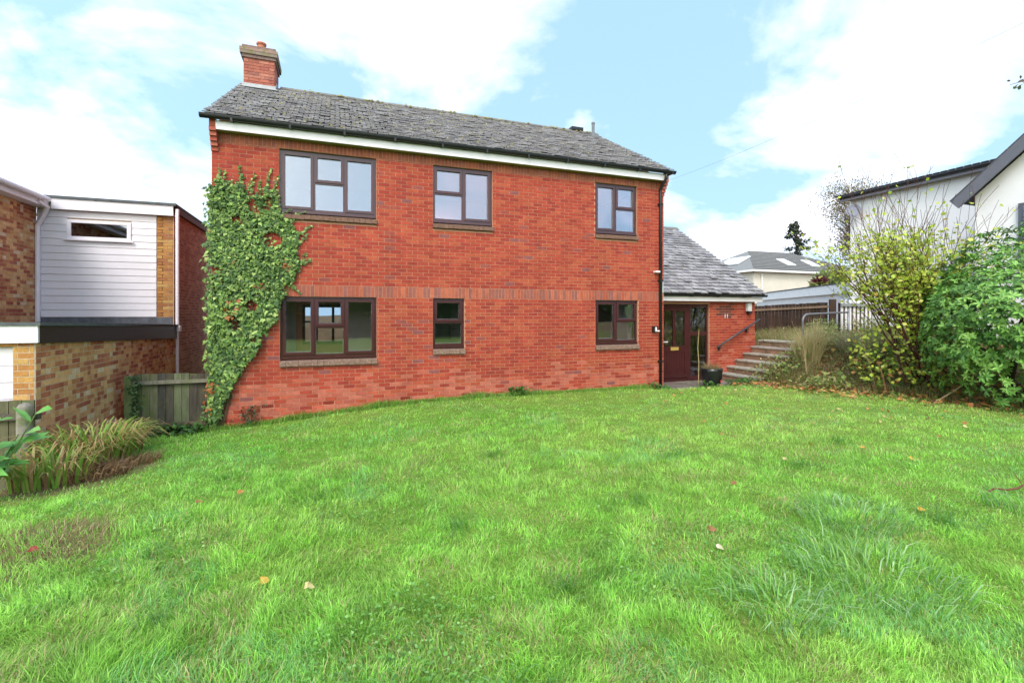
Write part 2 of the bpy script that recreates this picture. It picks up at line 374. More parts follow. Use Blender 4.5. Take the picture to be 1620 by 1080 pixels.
# ================================================================== THE RED HOUSE
HX, EZ = 9.85, 5.12
house = thing('brick_house', 'two storey red brick house with grey tiled roof and ivy on its corner', 'house', (4.9, 3.5, 0))
WINS = {  # x0, x1, z0, z1, layout
    'U1': (1.11, 2.88, 3.70, 4.90, [['S'], ['s', 'f'], ['S']]), 'U2': (4.03, 5.34, 3.70, 4.90, [['s', 'f'], ['S']]), 'U3': (7.90, 9.07, 3.70, 4.90, [['S'], ['s', 'f']]),
    'L1': (1.12, 2.89, .90, 2.10, [['S'], ['s', 'f'], ['S']]), 'L2': (4.03, 4.71, 1.05, 2.10, [['s', 'f']]), 'L3': (7.91, 9.10, 1.05, 2.10, [['S'], ['s', 'f']])}
holes = [(w[0], w[1], w[2]-.15, w[3]) for w in WINS.values()]
fw = wall_mesh('front_wall', (0, 0, 0), 0, HX, -.8, EZ, holes, .28, M['mortar'], house)
IVY = [(-.02, 4.1), (.15, 4.25), (.3, 4.05), (.44, 4.2), (.6, 3.95), (.85, 3.95), (1.0, 4.1), (1.08, 3.75), (1.3, 3.5), (1.45, 3.3), (1.4, 3.0), (1.46, 2.75), (1.38, 2.5), (1.3, 2.25), (1.14, 2.0), (1.06, 1.65), (.8, 1.22), (.6, .9), (.42, .62), (.2, .15), (.06, -.3), (-.02, -.4)]
def in_poly(x, z, P):
    r = False; j = len(P)-1
    for i in range(len(P)):
        if (P[i][1] > z) != (P[j][1] > z) and x < (P[j][0]-P[i][0])*(z-P[i][1])/(P[j][1]-P[i][1])+P[i][0]: r = not r
        j = i
    return r
VENTS = [(.80, 1.02), (1.87, 2.09), (3.35, 3.57), (4.63, 4.85)]
vh = [(a, b, 0, .075) for a, b in VENTS]
bl = brick_layout(HX, -.45, 4.9, holes+vh, pal_red, skip=lambda a, b: a > 2.09 and b < 2.34)
lay(bl, (0, 0, 0), 0, fw, house, 300, M['brick'], vis=lambda b: b[1] > gz(b[0], -.1)+.1 and not in_poly(b[0]-.05, b[1], IVY) and b[0] > .1)
SOLD = [(.38, .105, .065), (.34, .095, .065), (.29, .095, .072), (.41, .115, .065), (.26, .092, .078), (.36, .085, .052)]
def soldiers(z0, z1, singles, hl, pl):
    o = []; x = 0.0
    while x < HX-.03:
        w = .075
        for s0, s1 in cut(x, min(x+w, HX), hl):
            if s1-s0 > .03: o.append(((s0+s1)/2, (z0+z1)/2, s1-s0-.010, z1-z0-.011, random.choice(pl)))
        x += w
    lay(o, (0, 0, 0), 0, fw, house, singles, M['brick'], name='soldier_brick', vis=lambda b: not in_poly(b[0]-.05, b[1], IVY))
soldiers(2.10, 2.325, 140, [], SOLD)
soldiers(4.90, 5.11, 140, [], [(.33, .10, .06), (.28, .09, .055), (.36, .11, .06), (.30, .10, .07)])
for a, b in VENTS:
    m = MB().box(a+.006, b-.006, -.002, .05, .005, .07, (.30, .045, .03))
    for k in range(6): m.box(a+.02+k*.032, a+.034+k*.032, -.010, .0, .012, .063, (.17, .026, .018))
    m.build('air_brick', M['brick'], house)
# other walls (shell)
MB().box(0, .25, .281, 1.2, -.8, EZ, (.36, .06, .03)).box(0, .25, 1.2, 5.2, -.8, .2, (.36, .06, .03)).box(0, .25, 1.2, 5.2, 2.35, EZ, (.36, .06, .03)).box(0, .25, 5.2, 6.75, -.8, EZ, (.36, .06, .03)).build('side_wall', M['brick'], house)  # unseen opening added in the left wall to let daylight into the room
MB().box(HX-.25, HX, .281, 6.75, -.8, EZ, (.36, .06, .03)).build('side_wall', M['brick'], house)
wall_mesh('rear_wall', (0, 6.75, 0), 0, HX, -.8, EZ, [(1.12, 2.6, .8, 2.08), (4.2, 5.3, 3.7, 4.8), (6.6, 9.4, .2, 2.3)], .25, M['mortar'], house)  # unseen wide right-hand opening added to bring daylight into that room
for x0 in (0, HX-.25):
    m = MB(); vs_ = [(x0, -.0, EZ+.002), (x0, 7.0, EZ+.002), (x0, 3.5, 7.32)]; vs_ += [(p[0]+.25, p[1], p[2]) for p in vs_]
    m.add(vs_, [(0, 1, 2), (5, 4, 3), (0, 3, 4, 1), (1, 4, 5, 2), (2, 5, 3, 0)], (.36, .06, .03)); m.build('gable', M['brick'], house)
# rooms
def plaster(*b, m='room', n='interior_wall'): return MB().box(*b).build(n, M[m], house)
plaster(.251, HX-.251, .29, 6.74, -.1, .0, m='room_dark', n='interior_floor'); plaster(.251, HX-.251, .29, 6.74, 2.40, 2.65, n='interior_ceiling'); plaster(.251, HX-.251, .29, 6.74, 4.99, 5.10, n='interior_ceiling')
for x in (3.45, 6.2): plaster(x, x+.1, .29, 6.74, .001, 2.399); plaster(x, x+.1, .29, 6.74, 2.651, 4.989)
plaster(3.551, 6.199, 2.6, 2.7, .001, 2.399); plaster(6.301, 7.7, 3.6, 3.7, .001, 2.399); plaster(.26, 3.449, 3.4, 3.5, 2.651, 4.989); plaster(3.551, 6.199, 3.4, 3.5, 2.651, 4.989); plaster(6.301, HX-.26, 3.4, 3.5, 2.651, 4.989)
plaster(2.35, 3.44, 1.5, 1.6, .001, 2.399); plaster(.26, 1.28, 1.7, 1.8, .001, 2.399)
plaster(4.76, 4.86, .29, 1.6, .3, 2.2, n='door_leaf', m='white'); plaster(9.0, 9.12, .30, 1.1, .3, 2.3, n='door_leaf', m='white')
pd = MB()
for x in (1.12, 1.50, 2.0, 2.52): pd.box(x, x+.08, 6.72, 6.86, .8, 2.08)
pd.box(1.2, 2.52, 6.725, 6.855, 1.99, 2.08).box(1.2, 2.52, 6.725, 6.855, .8, .9).box(1.2, 1.5, 6.73, 6.85, 1.5, 1.56); pd.build('rear_window', M['frame'], house)

def make_window(w, sill_m, parent, yf=.055, sill=True):
    x0, x1, z0, z1, lay_ = w; fwid = .055; y0, y1 = yf, yf+.065
    f = MB(); z0f = z0+.035
    f.box(x0+.004, x0+fwid, y0, y1, z0f, z1-.004).box(x1-fwid, x1-.004, y0, y1, z0f, z1-.004)
    f.box(x0+fwid, x1-fwid, y0+.001, y1-.001, z1-fwid, z1-.004).box(x0+fwid, x1-fwid, y0+.001, y1-.001, z0f, z0f+fwid)
    nc = len(lay_); cw = (x1-x0-2*fwid)/nc; cells = []
    for i in range(nc):
        a = x0+fwid+i*cw; b = a+cw
        if i: f.box(a-.024, a+.024, y0+.002, y1-.002, z0f+fwid, z1-fwid); a += .024
        if i < nc-1: b -= .024
        zb, zt = z0f+fwid, z1-fwid
        if len(lay_[i]) == 2:
            zm = zb+(zt-zb)*.5; f.box(a, b, y0+.003, y1-.003, zm-.022, zm+.022)
            cells.append((a, b, zm+.022, zt, lay_[i][0])); cells.append((a, b, zb, zm-.022, lay_[i][1]))
        else: cells.append((a, b, zb, zt, 'S'))
    win = f.build('window', M['frame'], parent)
    MB().box(x0-.0, x1+.0, y0-.035, y1+.01, z0, z0f-.001).build('cill_board', M['frame'], win)
    for a, b, c, d, t in cells:
        e = 0
        if t in 'Ss':
            s = MB(); e = .042; g_ = .014; ys, ye = y0-.016, y0+.03   # openable light stands proud of the frame
            a0, b0, c0, d0 = a-g_, b+g_, c-g_, d+g_; e2 = e+g_
            s.box(a0, a0+e2, ys, ye, c0, d0).box(b0-e2, b0, ys, ye, c0, d0).box(a0+e2, b0-e2, ys+.001, ye-.001, c0, c0+e2).box(a0+e2, b0-e2, ys+.001, ye-.001, d0-e2, d0)
            s.build('sash', M['frame'], win, bevel=.004)
        a, b, c, d = a+e, b-e, c+e, d-e
        MB().box(a-.004, b+.004, y0+.028, y0+.034, c-.004, d+.004).build('pane', M['glass'], win)
        sp = MB(); sp.box(a, b, y0+.037, y0+.047, c, c+.014).box(a, b, y0+.037, y0+.047, d-.008, d).box(a, a+.008, y0+.038, y0+.046, c+.014, d-.008).box(b-.012, b, y0+.038, y0+.046, c+.014, d-.008)
        sp.build('spacer_bar', M['white'], win)
    if sill:
        m = MB(); n = max(4, round((x1-x0+.03)/.113)); st = (x1-x0+.02)/n
        for i in range(n):
            a = x0-.01+i*st; h = random.uniform(-.004, .004); p = random.uniform(-.004, .004)
            vs_ = [(a+.002, -.065+p, z0-.125+h), (a+st-.002, -.065+p, z0-.125+h), (a+st-.002, .09, z0-.125), (a+.002, .09, z0-.125),
                   (a+.002, -.065+p, z0-.045+h), (a+st-.002, -.065+p, z0-.045+h), (a+st-.002, .09, z0-.006), (a+.002, .09, z0-.006)]
            m.add(vs_, [(0, 3, 2, 1), (4, 5, 6, 7), (0, 1, 5, 4), (1, 2, 6, 5), (2, 3, 7, 6), (3, 0, 4, 7)])
        m.build('sill', sill_m, win)
        MB().box(x0+.001, x1-.001, .02, .27, z0-.149, z0-.127).build('sill_bed', M['mortar'], win)
    return win
for k, w in WINS.items(): make_window(w, M['sill'] if k[0] == 'U' else M['sill_pale'], house)

# eaves, gutter
MB().box(.10, HX-.10, -.20, -.18, 5.06, 5.215).build('fascia', M['white'], house)
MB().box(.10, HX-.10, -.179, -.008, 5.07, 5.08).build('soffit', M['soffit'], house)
def gutter(x0, x1, y, z, parent, r=.062):
    m = MB(); n = 9; p = []
    for k in range(n): a = math.pi+math.pi*k/(n-1); p.append((r*math.cos(a), r*math.sin(a)))
    vs_ = [(x, y+a, z+b) for x in (x0, x1) for a, b in p]; fs = [(k, k+1, n+k+1, n+k) for k in range(n-1)]
    fs += [tuple(range(n)), tuple(range(2*n-1, n-1, -1))]
    m.add(vs_, fs); m.box(x0, x1, y-r-.004, y-r+.004, z-.004, z+.01).box(x0, x1, y+r-.004, y+r+.004, z-.004, z+.01)
    g_ = m.build('gutter', M['black'], parent)
    b = x0+.5
    while b < x1:
        MB().box(b-.018, b+.018, y-r-.008, y+r+.05, z-r-.012, z-r*.4).build('gutter_bracket', M['black'], g_); b += .95
    return g_
gutter(-.13, HX+.13, -.27, 5.27, house)
for x0 in (-.005, HX-.105):      # stepped brick corbels closing the eaves at each gable
    for k in range(5):
        MB().box(x0, x0+.11, -.035-.042*k, .02, 4.72+.078*k, 4.72+.078*k+.07, random.choice(PINK)).build('corbel_brick', M['brick'], house)
    MB().box(x0+.004, x0+.106, -.2, .02, 5.111, 5.25, (.38, .10, .06)).build('corbel_cap', M['brick'], house)

# tiled roof slopes
TG = [(.255, .242, .255), (.23, .218, .23), (.28, .266, .28), (.205, .194, .207), (.31, .297, .31), (.25, .232, .235), (.33, .317, .328)]
def tile_mesh(w, l, t, col):
    k = ('tile', round(w, 3), col)
    if k not in _pc:
        v = np.array([(x, y, z) for z in (-t, 0) for (x, y) in ((-w/2, 0), (w/2, 0), (w/2, l), (-w/2, l))], np.float32)
        v[2:4, 2] -= .0; qd = np.array([(0, 3, 2, 1), (4, 5, 6, 7), (0, 1, 5, 4), (1, 2, 6, 5), (2, 3, 7, 6), (3, 0, 4, 7)])
        cc = np.tile(col, (8, 1)); _pc[k] = np_mesh('tile', v, np.concatenate([qd[:, [0, 1, 2]], qd[:, [0, 2, 3]]]), cc, M['tile'])
    return _pc[k]
def tile_slope(x0, x1, ye, ze, yr, zr, parent, top, singles, pal=TG, gauge=.165, w=.20, wild=1.0, skip=None, thick=.022):
    ang = math.atan2(zr-ze, yr-ye); sl = math.hypot(zr-ze, yr-ye); rows = int(sl/gauge); its = []
    for r in range(rows+1):
        s = r*gauge
        if s > sl-.02: break
        ln = min(gauge+.07, sl-s); x = x0-(w/2 if r % 2 else 0)
        while x < x1-.01:
            a, b = max(x, x0), min(x+w, x1)
            if b-a > .03:
                lift = abs(random.gauss(0, .006))*wild+(random.uniform(.008, .02)*wild if random.random() < .08 else 0)
                its.append(((a+b)/2, s+random.uniform(-.008, .008)*wild+(.03 if random.random() < .06 else 0), b-a-.012-abs(random.gauss(0, .007))*wild-(.05 if random.random() < .08 else 0), ln, lift, random.gauss(0, .012)*wild, random.choice(pal)))
            x += w
    base = Matrix.Translation((0, ye, ze)) @ Matrix.Rotation(ang, 4, 'X')
    res = []
    for it in its:
        tilt = -math.atan2(thick+.016+it[4], it[3])                 # butt end rides on the course below
        if skip and skip(it[0], it[1]): continue
        Mx = base @ Matrix.Translation((it[0], it[1], thick+.014+it[4])) @ Matrix.Rotation(tilt, 4, 'X') @ Matrix.Rotation(it[5], 4, 'Z')
        res.append((dist(Mx.translation), it, Mx))
    res.sort(key=lambda t: t[0]); mb = MB()
    for i, (d, it, Mx) in enumerate(res):
        if i < singles:
            wq = round(it[2]*200)/200
            o = bpy.data.objects.new('tile', tile_mesh(wq, gauge+.07, thick, it[6])); C.objects.link(o); o.parent = parent
            Ml = Matrix.Translation(-world_of(parent)) @ Mx; o.location = Ml.translation; o.rotation_euler = Ml.to_euler()
        else:
            mb.fr = Mx; mb.box(-it[2]/2, it[2]/2, 0, it[3], -thick, 0, it[6])
    tagk(mb.build('tile_field', M['tile'], top), kind='stuff')
RY, RZ_ = 3.5, 7.47
def deck(name, x0, x1, ye, ze, yr, zr, yb, zb, parent, m):
    t = .10; d = MB()
    vs_ = []
    for x in (x0, x1): vs_ += [(x, ye, ze-.005), (x, yr, zr-.005), (x, yb, zb-.005), (x, yb, zb-t), (x, yr, zr-t-.02), (x, ye, ze-t*.6)]
    d.add(vs_, [(0, 1, 7, 6), (1, 2, 8, 7), (2, 3, 9, 8), (3, 4, 10, 9), (4, 5, 11, 10), (5, 0, 6, 11), (0, 5, 4, 1), (1, 4, 3, 2), (6, 7, 10, 11), (7, 8, 9, 10)], (.1, .1, .1))
    return d.build(name, m, parent)
roof = deck('roof', -.09, HX+.09, -.26, 5.285, RY, RZ_, 7.25, 5.285, house, M['deck'])
CHX0, CHX1, CHY0, CHY1 = .02, .70, 3.10, 3.90
tile_slope(-.10, HX+.10, -.28, 5.29, RY, RZ_+.01, roof, house, 200, skip=lambda x, s: CHX0-.0 < x < CHX1 and s > 4.05)
x = -.1
while x < HX+.05:
    if not (CHX0-.3 < x < CHX1):
        m = MB(); e = min(x+.445, HX+.1); dz = random.uniform(-.006, .006); pr = [(-.15, -.075), (-.07, .0), (0, .03), (.07, .0), (.15, -.075), (.14, -.10), (0, .0), (-.14, -.10)]
        vs_ = [(xx, RY+a, RZ_+.06+b+dz) for xx in (x, e) for a, b in pr]; k = len(pr)
        m.add(vs_, [tuple(range(k)), tuple(range(2*k-1, k-1, -1))]+[(i, k+i, k+(i+1) % k, (i+1) % k) for i in range(k)], random.choice([(.17, .16, .15), (.14, .13, .12), (.2, .18, .17)]))
        m.build('ridge_tile', M['ridge'], roof)
    x += .45
# mossy clumps along the ridge and upper courses, plus dark blobs painting gap shade
mo = []; mt_ = []; mc = []
def blob_at(p, r, col):
    b = len(mo); n = 6
    for k in range(n): a = 2*math.pi*k/n; mo.append((p[0]+r*math.cos(a), p[1]+r*.7*math.sin(a), p[2]+r*.5*math.sin(a)*.6-.01)); mc.append(col)
    mo.append((p[0], p[1], p[2]+r*.55)); mc.append(col)
    for k in range(n): mt_.append((b+k, b+(k+1) % n, b+n))
sl = math.hypot(RZ_-5.29, RY+.28)
for i in range(1900):     # dark blobs imitating the shaded gaps at the tile joints
    r_ = random.randint(0, 25); s = r_*.165-.012; x = -.1+(random.randint(0, 99)*.10)+random.gauss(0, .05); t = s/sl
    if s < .05 or x > HX or x < .0 or (CHX0-.05 < x < CHX1+.05 and s > 4.0): continue
    blob_at((x, -.28+(RY+.28)*t, 5.29+(RZ_-5.29)*t+.020), random.uniform(.012, .034), jit((.035, .034, .03), .4))
for i in range(900):
    s = sl*(1-abs(random.gauss(0, .17))); x = random.uniform(.1, HX)
    if i > 560: s = sl*random.random()
    if s < .05 or s > sl: continue
    if vnoise(x, s, 1.3, 31) < .45 and i < 560: continue
    if CHX0-.05 < x < CHX1+.05 and s > 4.0: continue
    t = s/sl; blob_at((x, -.28+(RY+.28)*t, 5.29+(RZ_-5.29)*t+.035), random.uniform(.015, .045), jit((.22, .20, .09), .3))
for i in range(260):
    x = random.uniform(1.0, HX); blob_at((x, RY-random.uniform(-.05, .16), RZ_+.05-random.uniform(0, .05)), random.uniform(.02, .06), jit((.24, .22, .08), .3))
tagk(np_obj('moss_and_gap_shade', mo, mt_, mc, M['soil'], roof), kind='stuff')

# chimney
ch = thing('chimney', None, None, (.36, 3.5, 6.9)); ch.parent = house; ch.location = Vector((.36, 3.5, 6.9))-world_of(house)
MB().box(CHX0+.006, CHX1-.006, CHY0+.006, CHY1-.006, 6.9, 8.22).build('stack', M['mortar'], ch)
CHP = [(.36, .12, .085), (.40, .13, .09), (.33, .10, .075), (.30, .115, .09), (.43, .17, .12)]
pc = lambda x, z: random.choice(CHP)
lay(brick_layout(.68, 7.05, 7.98, [], pc), (CHX0, CHY0, 0), 0, ch, ch, 60, M['brick'], depth=.08)
lay(brick_layout(.80, 7.05, 7.98, [], pc), (CHX1, CHY0, 0), R(90), ch, ch, 60, M['brick'], depth=.08)
for k, (e, z0) in enumerate(((.035, 7.98), (.07, 8.055), (.075, 8.13), (.03, 8.205))):
    MB().box(CHX0-e, CHX1+e, CHY0-e, CHY1+e, z0, z0+.07, jit((.24, .17, .14), .2)).build('corbel_course', M['ridge'], ch)
MB().lathe((.36, 3.5, 8.24), [(.20, 0), (.14, .08), (.08, .1)], 14, (.13, .12, .05)).build('flaunching', M['ridge'], ch)
MB().lathe((.36, 3.5, 8.36), [(.105, -.1), (.095, .12), (.09, .16), (.115, .17), (.115, .21), (.085, .21), (.08, .05)], 16).build('chimney_pot', M['terracotta'], ch, smooth=True)
fl = MB(); fl.box(CHX0-.025, CHX1+.025, CHY0-.022, CHY0-.008, 7.16, 7.36)
for k in range(5): y0 = CHY0-.02+k*.09; z = 7.22+.052*k; fl.box(CHX1+.008, CHX1+.02, y0, y0+.1, z-.1, z+.16)
fl.box(CHX0-.06, CHX1+.08, CHY0-.16, CHY0-.023, 7.215, 7.235); fl.build('flashing', M['lead'], ch)
# soil vent, ridge ventilator
vt = MB(); vt.tube([(9.55, 3.0, 7.2), (9.55, 3.0, 7.62)], .045, 10).lathe((9.55, 3.0, 7.6), [(.055, 0), (.055, .05), (.03, .07)], 10); vt.box(9.43, 9.67, 2.86, 3.12, 7.16, 7.26); vt.build('vent_pipe', mat('vent_grey', .6, .3, [(10, .8, 1.15)], col=(.17, .175, .185)), roof)
MB().box(9.02, 9.42, 3.38, 3.62, 7.53, 7.62).build('ridge_vent', M['black'], roof)
# downpipe
dp = MB(); px_ = 9.72
dp.tube([(px_, -.27, 5.22), (px_, -.27, 5.10), (px_, -.06, 4.88), (px_, -.055, 4.80), (px_, -.055, -.15)], .036, 10)
dpo = dp.build('downpipe', M['black'], house, smooth=True)
for z in (4.5, 2.6, .6): MB().box(px_-.055, px_+.055, -.1, -.005, z-.02, z+.02).build('pipe_clip', M['black'], dpo)
MB().tube([(10.0, .62, 2.3), (10.0, .62, 2.2), (9.80, .1, 2.06), (px_+.03, -.055, 2.02)], .03, 8).build('branch_pipe', M['black'], dpo)
# lamps on the wall
sl_ = MB().box(9.50, 9.63, -.07, -.008, 1.32, 1.47).build('wall_lamp', M['black'], house); MB().box(9.545, 9.575, -.10, -.071, 1.34, 1.45).box(9.576, 9.66, -.10, -.071, 1.34, 1.37).build('lamp_glass', M['white'], sl_)
MB().box(9.54, 9.66, -.12, -.008, 2.80, 2.84).build('sensor', M['white'], house)

# ---- single storey entrance wing
WX0, WX1, WY, WZ = HX, 13.9, 1.0, 2.2
dh = (.25, 2.35, -.12, 2.06)
ww = wall_mesh('wing_wall', (WX0, WY, 0), 0, WX1-WX0, -.8, WZ, [dh], .25, M['mortar'], house)
lay(brick_layout(WX1-WX0, -.3, WZ-.02, [dh], lambda x, z: random.choice([(.12, .04, .035), (.16, .05, .04)]) if (2.68 < x < 3.2 and 1.62 < z < 2.1 and random.random() < .75) else (random.choice(PINK) if random.random() < .35*float(ss(1.6, .2, z))+.06 else random.choice(RED))), (WX0, WY, 0), 0, ww, house, 120, M['brick'], vis=lambda b: b[0] > 2.3 and b[1] > 0)
MB().box(WX1-.25, WX1, WY+.251, 8.2, -.8, WZ, (.4, .07, .035)).build('wing_side_wall', M['brick'], house)
m = MB(); vs_ = [(WX1-.25, WY, WZ+.002), (WX1-.25, 8.4, WZ+.002), (WX1-.25, 4.7, 4.72)]; vs_ += [(p[0]+.25, p[1], p[2]) for p in vs_]
m.add(vs_, [(0, 1, 2), (5, 4, 3), (0, 3, 4, 1), (1, 4, 5, 2), (2, 5, 3, 0)], (.4, .07, .035)); m.build('wing_gable', M['brick'], house)
MB().box(WX0+.01, WX1-.26, 4.5, 4.6, -.5, 2.2).build('interior_wall', M['room'], house); MB().box(WX0+.01, WX1-.26, 1.26, 4.5, 2.35, 2.4).build('interior_ceiling', M['room'], house); MB().box(WX0+.01, WX1-.26, 1.26, 4.5, -.5, -.12).build('interior_floor', M['room_dark'], house)
plaster(12.45, 12.55, 1.26, 4.5, -.1, 2.3)
wroof = deck('wing_roof', WX0+.005, WX1+.14, .72, 2.33, 4.7, 4.93, 8.6, 2.4, house, M['deck'])
tile_slope(WX0+.01, WX1+.15, .68, 2.335, 4.7, 4.94, wroof, house, 100, wild=1.35, pal=[(.275, .263, .282), (.315, .302, .32), (.235, .225, .242), (.345, .332, .35), (.20, .19, .205)], gauge=.20, w=.25, thick=.03)
MB().box(WX0+.02, WX1+.1, .80, .82, 2.135, 2.265).build('wing_fascia', M['white'], house)
MB().box(WX0+.02, WX1+.1, .821, .985, 2.14, 2.15).build('wing_soffit', M['white'], house)
gutter(WX0+.04, WX1+.17, .735, 2.325, house, .055)
x = WX0+.02
while x < WX1+.1:
    m = MB(); e = min(x+.445, WX1+.15); pr = [(-.13, -.07), (-.06, .0), (0, .03), (.06, .0), (.13, -.07), (.12, -.09), (0, .0), (-.12, -.09)]
    vs_ = [(xx, 4.7+a, 4.97+b) for xx in (x, e) for a, b in pr]; k = len(pr)
    m.add(vs_, [tuple(range(k)), tuple(range(2*k-1, k-1, -1))]+[(i, k+i, k+(i+1) % k, (i+1) % k) for i in range(k)], (.16, .15, .14)); m.build('ridge_tile', M['ridge'], wroof); x += .45
fl = MB()
for k in range(12): y0 = .75+k*.33; z = 2.42+k*.215; fl.box(HX+.002, HX+.016, y0, y0+.36, z-.15, z+.16)
fl.box(9.80, 9.846, -.016, -.008, 2.30, 2.62); fl.build('step_flashing', M['lead'], wroof)
# door set
ent = MB(); ey0, ey1 = 1.06, 1.13; ex0, ex1, exm = WX0+.254, WX0+2.346, 11.53
ent.box(ex0, ex0+.07, ey0, ey1, -.10, 2.05).box(ex1-.06, ex1, ey0, ey1, -.10, 2.05).box(exm-.04, exm+.05, ey0-.005, ey1, -.10, 2.05).box(ex0+.07, exm-.04, ey0+.001, ey1, 1.98, 2.05).box(exm+.05, ex1-.06, ey0+.001, ey1, 1.97, 2.05)
ent.box(exm+.05, ex1-.06, ey0+.001, ey1, 1.17, 1.27).box(exm+.05, ex1-.06, ey0+.001, ey1, -.10, .02).box(ex0, ex1, ey0-.05, ey0-.006, -.12, -.06)
entry = ent.build('entrance_frame', M['frame'], house)
MB().box(exm+.045, ex1-.055, ey0+.03, ey0+.036, 1.265, 1.975).build('pane', M['glass'], entry); MB().box(exm+.045, ex1-.055, ey0+.03, ey0+.036, .015, 1.175).build('pane', M['glass'], entry)
sp = MB().box(exm+.05, ex1-.06, ey0+.04, ey0+.05, 1.27, 1.283).box(ex1-.072, ex1-.06, ey0+.04, ey0+.05, 1.283, 1.97).box(exm+.05, ex1-.06, ey0+.04, ey0+.05, .02, .18); sp.build('spacer_bar', M['white'], entry)
d0, d1 = exm-.04-.93, exm-.045; dy0, dy1 = ey0-.012, ey0+.03
MB().box(ex0+.07, d0-.004, ey0+.002, ey1, -.1, 1.98).build('side_panel', M['frame'], entry)
dr = MB(); st = .115
dr.box(d0, d0+st, dy0, dy1, -.05, 1.975).box(d1-st, d1, dy0, dy1, -.05, 1.975).box(d0+st, d1-st, dy0+.001, dy1, 1.86, 1.975).box(d0+st, d1-st, dy0+.001, dy1, .72, .88).box(d0+st, d1-st, dy0+.001, dy1, -.05, .10)
mid = (d0+d1)/2; dr.box(mid-.045, mid+.045, dy0+.002, dy1, .88, 1.86)
for k in range(8): a = d0+st+k*(d1-d0-2*st)/8; dr.box(a+.003, a+(d1-d0-2*st)/8-.003, dy0+.012, dy1, .10, .72)
door = dr.build('front_door', M['frame'], house)
MB().box(d0+st-.005, mid-.04, dy0+.02, dy0+.026, .875, 1.865).build('pane', M['glass'], door); MB().box(mid+.04, d1-st+.005, dy0+.02, dy0+.026, .875, 1.865).build('pane', M['glass'], door)
MB().box(mid-.13, mid+.13, dy0-.015, dy0-.001, .76, .85).build('letter_plate', M['brass'], door)
MB().box(d0+.03, d0+.07, dy0-.02, dy0-.001, .85, 1.06).box(d0+.03, d0+.20, dy0-.06, dy0-.035, .99, 1.015).build('door_handle', M['white'], door)
MB().box(d0+.02, d1-.02, dy0-.03, dy0-.001, .0, .03).box(d0+.02, d1-.02, dy0-.045, dy0-.001, -.05, -.03).build('weather_bar', M['frame'], door)
# alarm lamp, house number, handrail on the wing wall
al = MB().box(13.54, 13.69, .90, .985, 1.86, 2.1).build('security_lamp', mat('lamp_grey', .5, .4, col=(.55, .56, .55)), house); MB().box(13.56, 13.67, .87, .99, 1.79, 1.855).build('sensor_head', M['black'], al)
for k in range(2):
    cu = bpy.data.curves.new('digit', 'FONT'); cu.body = '1'; cu.size = .16; cu.extrude = .006; to = bpy.data.objects.new('tmp', cu); C.objects.link(to)
    bpy.context.view_layer.update(); me = bpy.data.meshes.new_from_object(to.evaluated_get(bpy.context.evaluated_depsgraph_get())); bpy.data.objects.remove(to)
    me.materials.clear(); me.materials.append(M['white']); o = bpy.data.objects.new('house_number', me); link(o, house, (12.72+.085*k, .983, 1.66)); o.rotation_euler = (R(90), 0, 0)
hr = MB().tube([(12.36, .86, .83), (13.95, .86, 1.62)], .026, 10).build('handrail', mat('rail_grey', .35, .5, col=(.045, .05, .06)), house, smooth=True)
for t in (.08, .72):
    p = Vector((12.36, .86, .83)).lerp(Vector((13.95, .86, 1.62)), t); MB().tube([p-Vector((0, 0, .02)), p-Vector((0, 0, .08)), (p.x, .985, p.z-.1)], .012, 6).lathe((p.x, .94, p.z-.15), [(.03, 0), (.035, .05), (.03, .1)], 8).build('rail_bracket', M['black'], hr)

# ---- paving by the door and the garden steps
pv = tagk(MB().box(9.86, 14.5, -.42, .99, -.5, -.135).build('paving', M['stone']), kind='structure')
for i in range(5):
    for j in range(3):
        MB().box(9.9+i*.52+.006, 9.9+(i+1)*.52-.006, -.40+j*.46+.006, -.40+(j+1)*.46-.006, -.134, -.105+random.uniform(-.004, .004), jit((.20, .165, .14), .15)).build('slab', M['stone'], pv)
stp = thing('garden_steps', 'flight of weathered slab steps climbing beside the porch wall', 'steps', (13.4, .3, -.1))
for k in range(6):
    x0 = 12.55+.30*k; z1 = -.10+.185*(k+1)
    MB().box(x0, 14.75, -.38, .985, z1-.185+(.001 if k else 0), z1-.045, jit((.26, .16, .11), .15)).build('riser', M['stone'], stp)
    MB().box(x0-.035, x0+.31, -.41, .983, z1-.044, z1, jit((.36, .34, .29), .12)).build('tread', M['stone'], stp)

# ================================================================== NEIGHBOUR ON THE LEFT
nb = thing('neighbour_house', 'pale clad and buff brick house with flat roofed garage', 'house', (-4, 4, -.8))
GX1, GYF, GYB = -1.45, -2.3, 3.45
gw = wall_mesh('garage_wall', (GX1, GYF, 0), R(90), GYB-GYF, -1.2, 1.42, [], .2, M['mortar_buff'], nb)
lay(brick_layout(GYB-GYF, -1.0, 1.42, [], pal_buff, split=.45), (GX1, GYF, 0), R(90), gw, nb, 210, M['brick'], proud=.004, vis=lambda b: b[1] > -.45)
gfw = wall_mesh('garage_front_wall', (-5.0, GYF-.004, 0), 0, 5.0+GX1-.008, -1.2, 1.42, [(.5, 3.33, -1.2, 1.36)], .2, M['mortar_buff'], nb)
lay(brick_layout(3.54, -1.0, 1.42, [(.5, 3.33, -1.2, 1.36)], pal_yel), (-5.0, GYF-.004, 0), 0, gfw, nb, 40, M['brick'], proud=.003, vis=lambda b: b[0] > 3.3)
gd = MB().box(-4.5, -1.67, GYF+.06, GYF+.09, -1.2, 1.36).build('garage_door', M['white'], nb)
for k in range(12): MB().box(-4.49, -1.68, GYF+.04, GYF+.059, -1.19+k*.21, -1.19+(k+1)*.21-.012).build('door_panel', M['white'], gd)
m = MB(); x0, x1 = GX1-.05, GX1+.05
